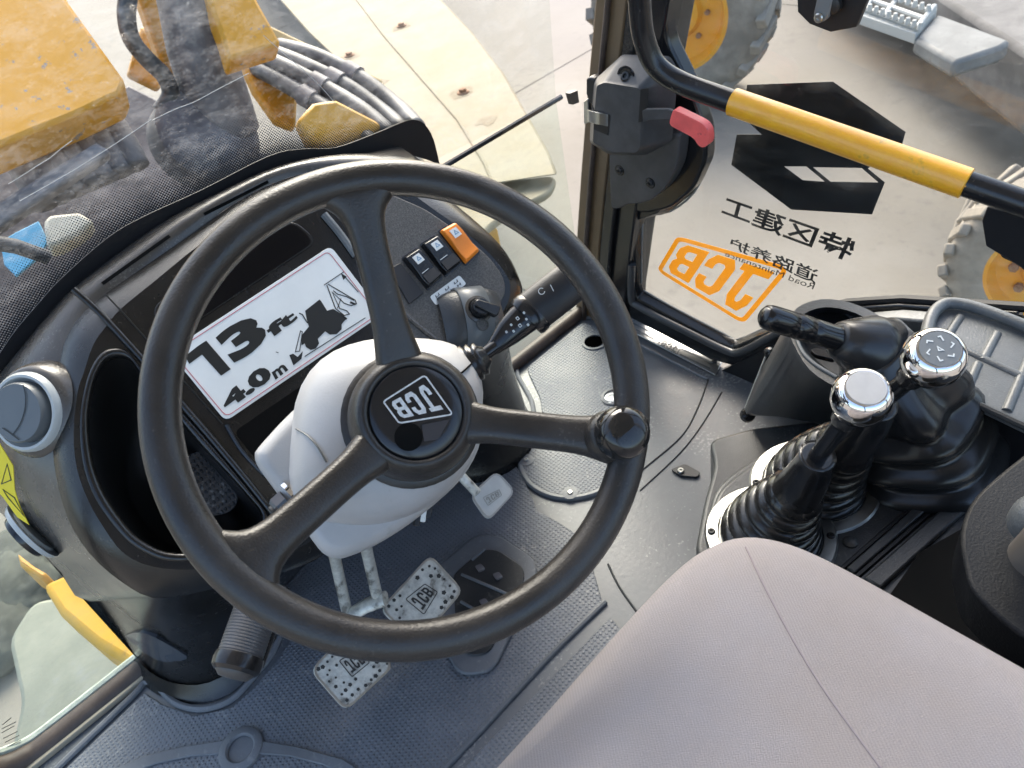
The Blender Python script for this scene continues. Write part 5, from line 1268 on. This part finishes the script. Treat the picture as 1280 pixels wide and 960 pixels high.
# ribbed grey engine parts below the arm
en = thing('front_axle_frame', 'dusty grey ribbed chassis frame below the yellow loader arm', 'chassis', ony(100, 200, 2.0))
FRAMEM = mat('dusty_frame', (.115, .110, .116), .7, col2=(.23, .22, .226), vscale=8, bump=(60, .5), grit=(50, .95, (.30, .29, .28), .5, .2))
slab('frame_plate', [(-420, 330), (60, 165), (160, 105), (250, 150), (330, 190), (430, 190), (520, 260), (300, 420), (-420, 700)], 2.6, .1, FRAMEM, en, .8)
for i in range(7):
    x = 8 + i * 19; y = 205 - i * 8
    tube('frame_rib', catmull([ony(x, y - 18, 2.2), ony(x + 14, y - 6, 2.15), ony(x + 30, y + 18, 2.1), ony(x + 48, y + 52, 2.05)], 4), .035, FRAMEM, en, n=10, smooth=True)
slab('cross_member', [(-20, 262), (120, 176), (140, 188), (-10, 290)], 1.95, .05, FRAMEM, en, .7)
bl = thing('blue_sheet', 'scrap of light blue sheet lying low outside the windscreen', 'sheet', ony(35, 310, 1.7))
slab('sheet', [(0, 302), (20, 290), (48, 276), (60, 300), (52, 318), (20, 345), (5, 330)], 1.75, .01, BLUE, bl, .8, .002)
cb = thing('tan_block', 'tan weathered block beside the blue sheet outside the windscreen', 'block', ony(85, 285, 1.7))
slab('block_body', [(54, 275), (62, 268), (98, 264), (118, 276), (100, 292), (72, 306), (58, 308)], 1.72, .06, mat('tan', (.62, .56, .44), .8, var=.1, vscale=20), cb, .8, .01)
hb2 = thing('grey_pipe', 'thin grey pipe lying low outside the windscreen at the left edge', 'pipe', ony(0, 305, 1.6))
tube('pipe', [ony(-40, 298, 1.6), ony(20, 308, 1.6), ony(60, 322, 1.6)], .014, HOSE, hb2, n=10)

# cream mudguard in front of the right side
mg = thing('front_mudguard', 'wide cream mudguard plate with rusty bolts beyond the windscreen', 'mudguard', onz(580, 150, -.1))
def M(px, py, z=-0.12): return onz(px, py, z)
edge_r = [(420, -260), (540, -60), (552, 0), (590, 40), (630, 92), (660, 145), (686, 190), (697, 218)]
edge_l = [(180, -260), (330, -60), (350, 0), (385, 40), (440, 92), (492, 145), (530, 205), (548, 240)]
bm = bmesh.new()
add_loft(bm, [[M(*a), M(*a, -.14), M(*b, -.14), M(*b)] for a, b in zip(edge_r, edge_l)])
link('top_plate', bm, CREAM, mg, bevel=.01)
prism('lower_plate', roundpoly([M(*p, -.16) for p in ((697, 218), (688, 240), (640, 262), (606, 285), (596, 330), (560, 330), (545, 236))], .05), (0, 0, -.03), CREAM, mg, bevel=.01)
for px in ((502, 33), (579, 116), (437, 70)):
    lathe('rusty_bolt', M(*px, -.12), UP, [(.030, 0), (.028, .006), (.018, .008), (.017, .02), (0, .022)], RUST, mg, n=14, caps=(True, False))
for px in ((502, 33), (579, 116), (437, 70), (470, 105), (610, 150)):
    c_ = M(*px, -.1195); k_ = random.uniform(.7, 1.2)
    prism('rust_stain', [c_ + V((math.cos(a) * .06 * k_ * random.uniform(.6, 1.3), math.sin(a) * .05 * k_ * random.uniform(.6, 1.3), 0)) for a in np.linspace(0, 6.28, 12)[:-1]], (0, 0, .0004), mat('rust_faint', (.20, .15, .085), .8, col2=(.235, .195, .13), vscale=40), mg)
tube('plate_fold', [M(*p, -.119) for p in ((420, -40), (446, 0), (480, 45), (528, 100), (572, 150), (606, 205), (618, 235))], .006, CREAM, mg, n=8)
yb = thing('yellow_step', 'small worn yellow bracket low behind the right dashboard edge', 'bracket', onz(605, 280, -.4))
prism('bracket_body', [onz(x, y, -.4) for x, y in ((590, 272), (606, 268), (622, 285), (612, 290), (596, 284))], (0, 0, -.1), YPAINT, yb, bevel=.01)
# yellow arm and pale sheet seen through the left quarter window
ly = thing('yellow_beam', 'yellow beam lying low outside the left quarter window', 'beam', onz(90, 760, -.3))
prism('beam_body', [onz(x, y, -.35) for x, y in ((50, 730), (92, 712), (190, 800), (175, 840), (116, 804), (72, 766))], (0, 0, -.12), mat('beam_yellow', (.62, .33, .008), .5, bump=(40, .4), grit=(30, 1.0, (.2, .13, .04), .7, .1)), ly, bevel=.02)
prism('beam_end', [onz(x, y, -.4) for x, y in ((20, 690), (40, 706), (58, 716), (50, 722), (24, 706))], (0, 0, -.12), YPAINT, ly, bevel=.02)
pl = thing('pale_sheet', 'pale green grey dusty sheet outside the left quarter window', 'sheet', onz(60, 850, -.8))
prism('sheet_body', roundpoly([onz(x, y, -.8) for x, y in ((40, 750), (110, 740), (190, 800), (170, 860), (60, 960), (10, 940), (25, 880), (8, 800))], .05), (0, 0, -.06), mat('pale_green', (.20, .21, .165), .7, col2=(.26, .265, .21), vscale=9, bump=(30, .5), grit=(30, .95, (.26, .27, .25), .6, .2)), pl, bevel=.02)
for x, y, r, lb in ((8, 740, .22, 'largest dark lump of earth outside the left quarter window'), (-20, 800, .2, 'dark lump of earth at the left edge beside the pale sheet'), (20, 700, .18, 'small dark lump of earth below the lower air vent')):
    c = onz(x, y, -1.1); bm = bmesh.new()
    bmesh.ops.create_icosphere(bm, subdivisions=4, radius=r)
    for v_ in bm.verts: v_.co = v_.co * (1 + random.uniform(-.07, .07)); v_.co.z *= .5
    bmesh.ops.translate(bm, verts=bm.verts, vec=c)
    tag(link('earth_lump', bm, mat('dark_earth', (.07, .075, .062), .9, var=.3, vscale=9), smooth=True), lb, 'earth lump', 'lumps of earth outside', 'thing')

# neighbouring machine: two tyred wheels, step, chassis
nm = thing('parked_machine', 'yellow wheeled machine parked alongside, seen through the right door glass', 'machine', (3.4, 1.8, GZ))
def wheel_at(c, ax, R_, r_, w_):
    ax = V(ax).normalized(); u, v_ = frame_of(ax)
    prof = [(R_ * .60, -w_ * .5), (R_ * .80, -w_ * .56), (R_ * .94, -w_ * .5), (R_ * .985, -w_ * .36), (R_ * 1.0, 0), (R_ * .985, w_ * .36), (R_ * .94, w_ * .5), (R_ * .80, w_ * .56), (R_ * .60, w_ * .5)]
    wh = lathe('wheel', c, ax, prof, TYRE, nm, n=56, smooth=True, caps=(False, False))
    nl_ = 22
    for k in range(nl_):
        a = 2 * math.pi * k / nl_
        for sgn in (-1, 1):
            aa = a + (0 if sgn > 0 else math.pi / nl_)
            d = u * math.cos(aa) + v_ * math.sin(aa); t_ = -u * math.sin(aa) + v_ * math.cos(aa)
            p0_ = c + d * R_ * .995 + ax * (sgn * w_ * .04); p1_ = c + d * R_ * .925 + ax * (sgn * w_ * .55) + t_ * .13
            dd = (p1_ - p0_)
            box('tread_lug', (p0_ + p1_) / 2, (dd, dd.cross(d), d), (dd.length / 2, .033 * R_ / .5, .026 * R_ / .5), TYRE, wh, bevel=.008)
    sd_ = -1
    lathe('rim', c, ax * -1, [(R_ * .62, w_ * .42), (R_ * .60, w_ * .5), (R_ * .56, w_ * .5), (R_ * .53, w_ * .40), (R_ * .50, w_ * .30), (R_ * .28, w_ * .26), (R_ * .24, w_ * .34), (0, w_ * .35)], RIM, wh, n=48, caps=(False, False), smooth=None)
    for k in range(8):
        a = 2 * math.pi * k / 8
        lathe('wheel_nut', c + (u * math.cos(a) + v_ * math.sin(a)) * R_ * .34 - ax * (w_ * .28), -ax, [(.018, 0), (.018, .02), (0, .021)], RUST, wh, n=6, caps=(True, False))
wa = V((0.92, 0.30, 0.0))
wheel_at(onz(853, 8, -.56), wa, .61, .3, .42)
wheel_at(onz(1318, 326, -.79), V((0.97, 0.2, 0)), .36, .26, .28)
GREYM = mat('machine_grey', (.30, .29, .27), .7, col2=(.40, .385, .36), vscale=3, bump=(30, .2))
dirv = (onz(1296, 372, -.72) - onz(842, 28, -.62)); dirv.z = 0; dirv.normalize()
nrm = V((dirv.y, -dirv.x, 0)); nrm = nrm if nrm.x > 0 else -nrm
# chassis beam and pale tank beside the step
def G(px, py, z): return onz(px, py, z)
beam = prism('side_beam', [G(x, y, -.35) for x, y in ((1143, 47), (1193, 77), (1252, 58), (1264, 50), (1172, 16))], (0, 0, -.08), mat('beam_pale', (.17, .17, .16), .6, var=.2, bump=(40, .4), grit=(30, .95, (.10, .095, .085), .6, .2)), nm, bevel=.02)
prism('chassis', [G(x, y, -.45) for x, y in ((1000, -120), (1320, 90), (1500, 130), (1500, -200), (1000, -200))], (0, 0, -.35), mat('chassis_dark', (.16, .15, .14), .8, var=.2), nm, bevel=.03)
STEPM = mat('step_white', (.42, .42, .39), .5)
stp = prism('step_side', [G(x, y, -.33) for x, y in ((1075, 18), (1145, 42), (1150, 36), (1172, 10), (1168, 8), (1146, 30), (1078, 8))], (0, 0, -.05), STEPM, nm, bevel=.004)
for a, b in (((1085, -12), (1160, 14)), ((1082, -2), (1156, 24)), ((1079, 10), (1150, 36)), ((1105, 20), (1128, -10)), ((1145, 36), (1168, 8)), ((1082, 12), (1098, -20))):
    tube('step_bar', [G(*a, -.32), G(*b, -.32)], .014, STEPM, nm, n=8)
for k in range(10):
    t_ = k / 9
    for a, b in (((1085, -12), (1160, 14)), ((1079, 10), (1150, 36))):
        p = (a[0] + (b[0] - a[0]) * t_, a[1] + (b[1] - a[1]) * t_)
        lathe('step_tooth', G(*p, -.31), UP, [(.016, 0), (.010, .03), (0, .032)], STEPM, nm, n=6, caps=(True, False))
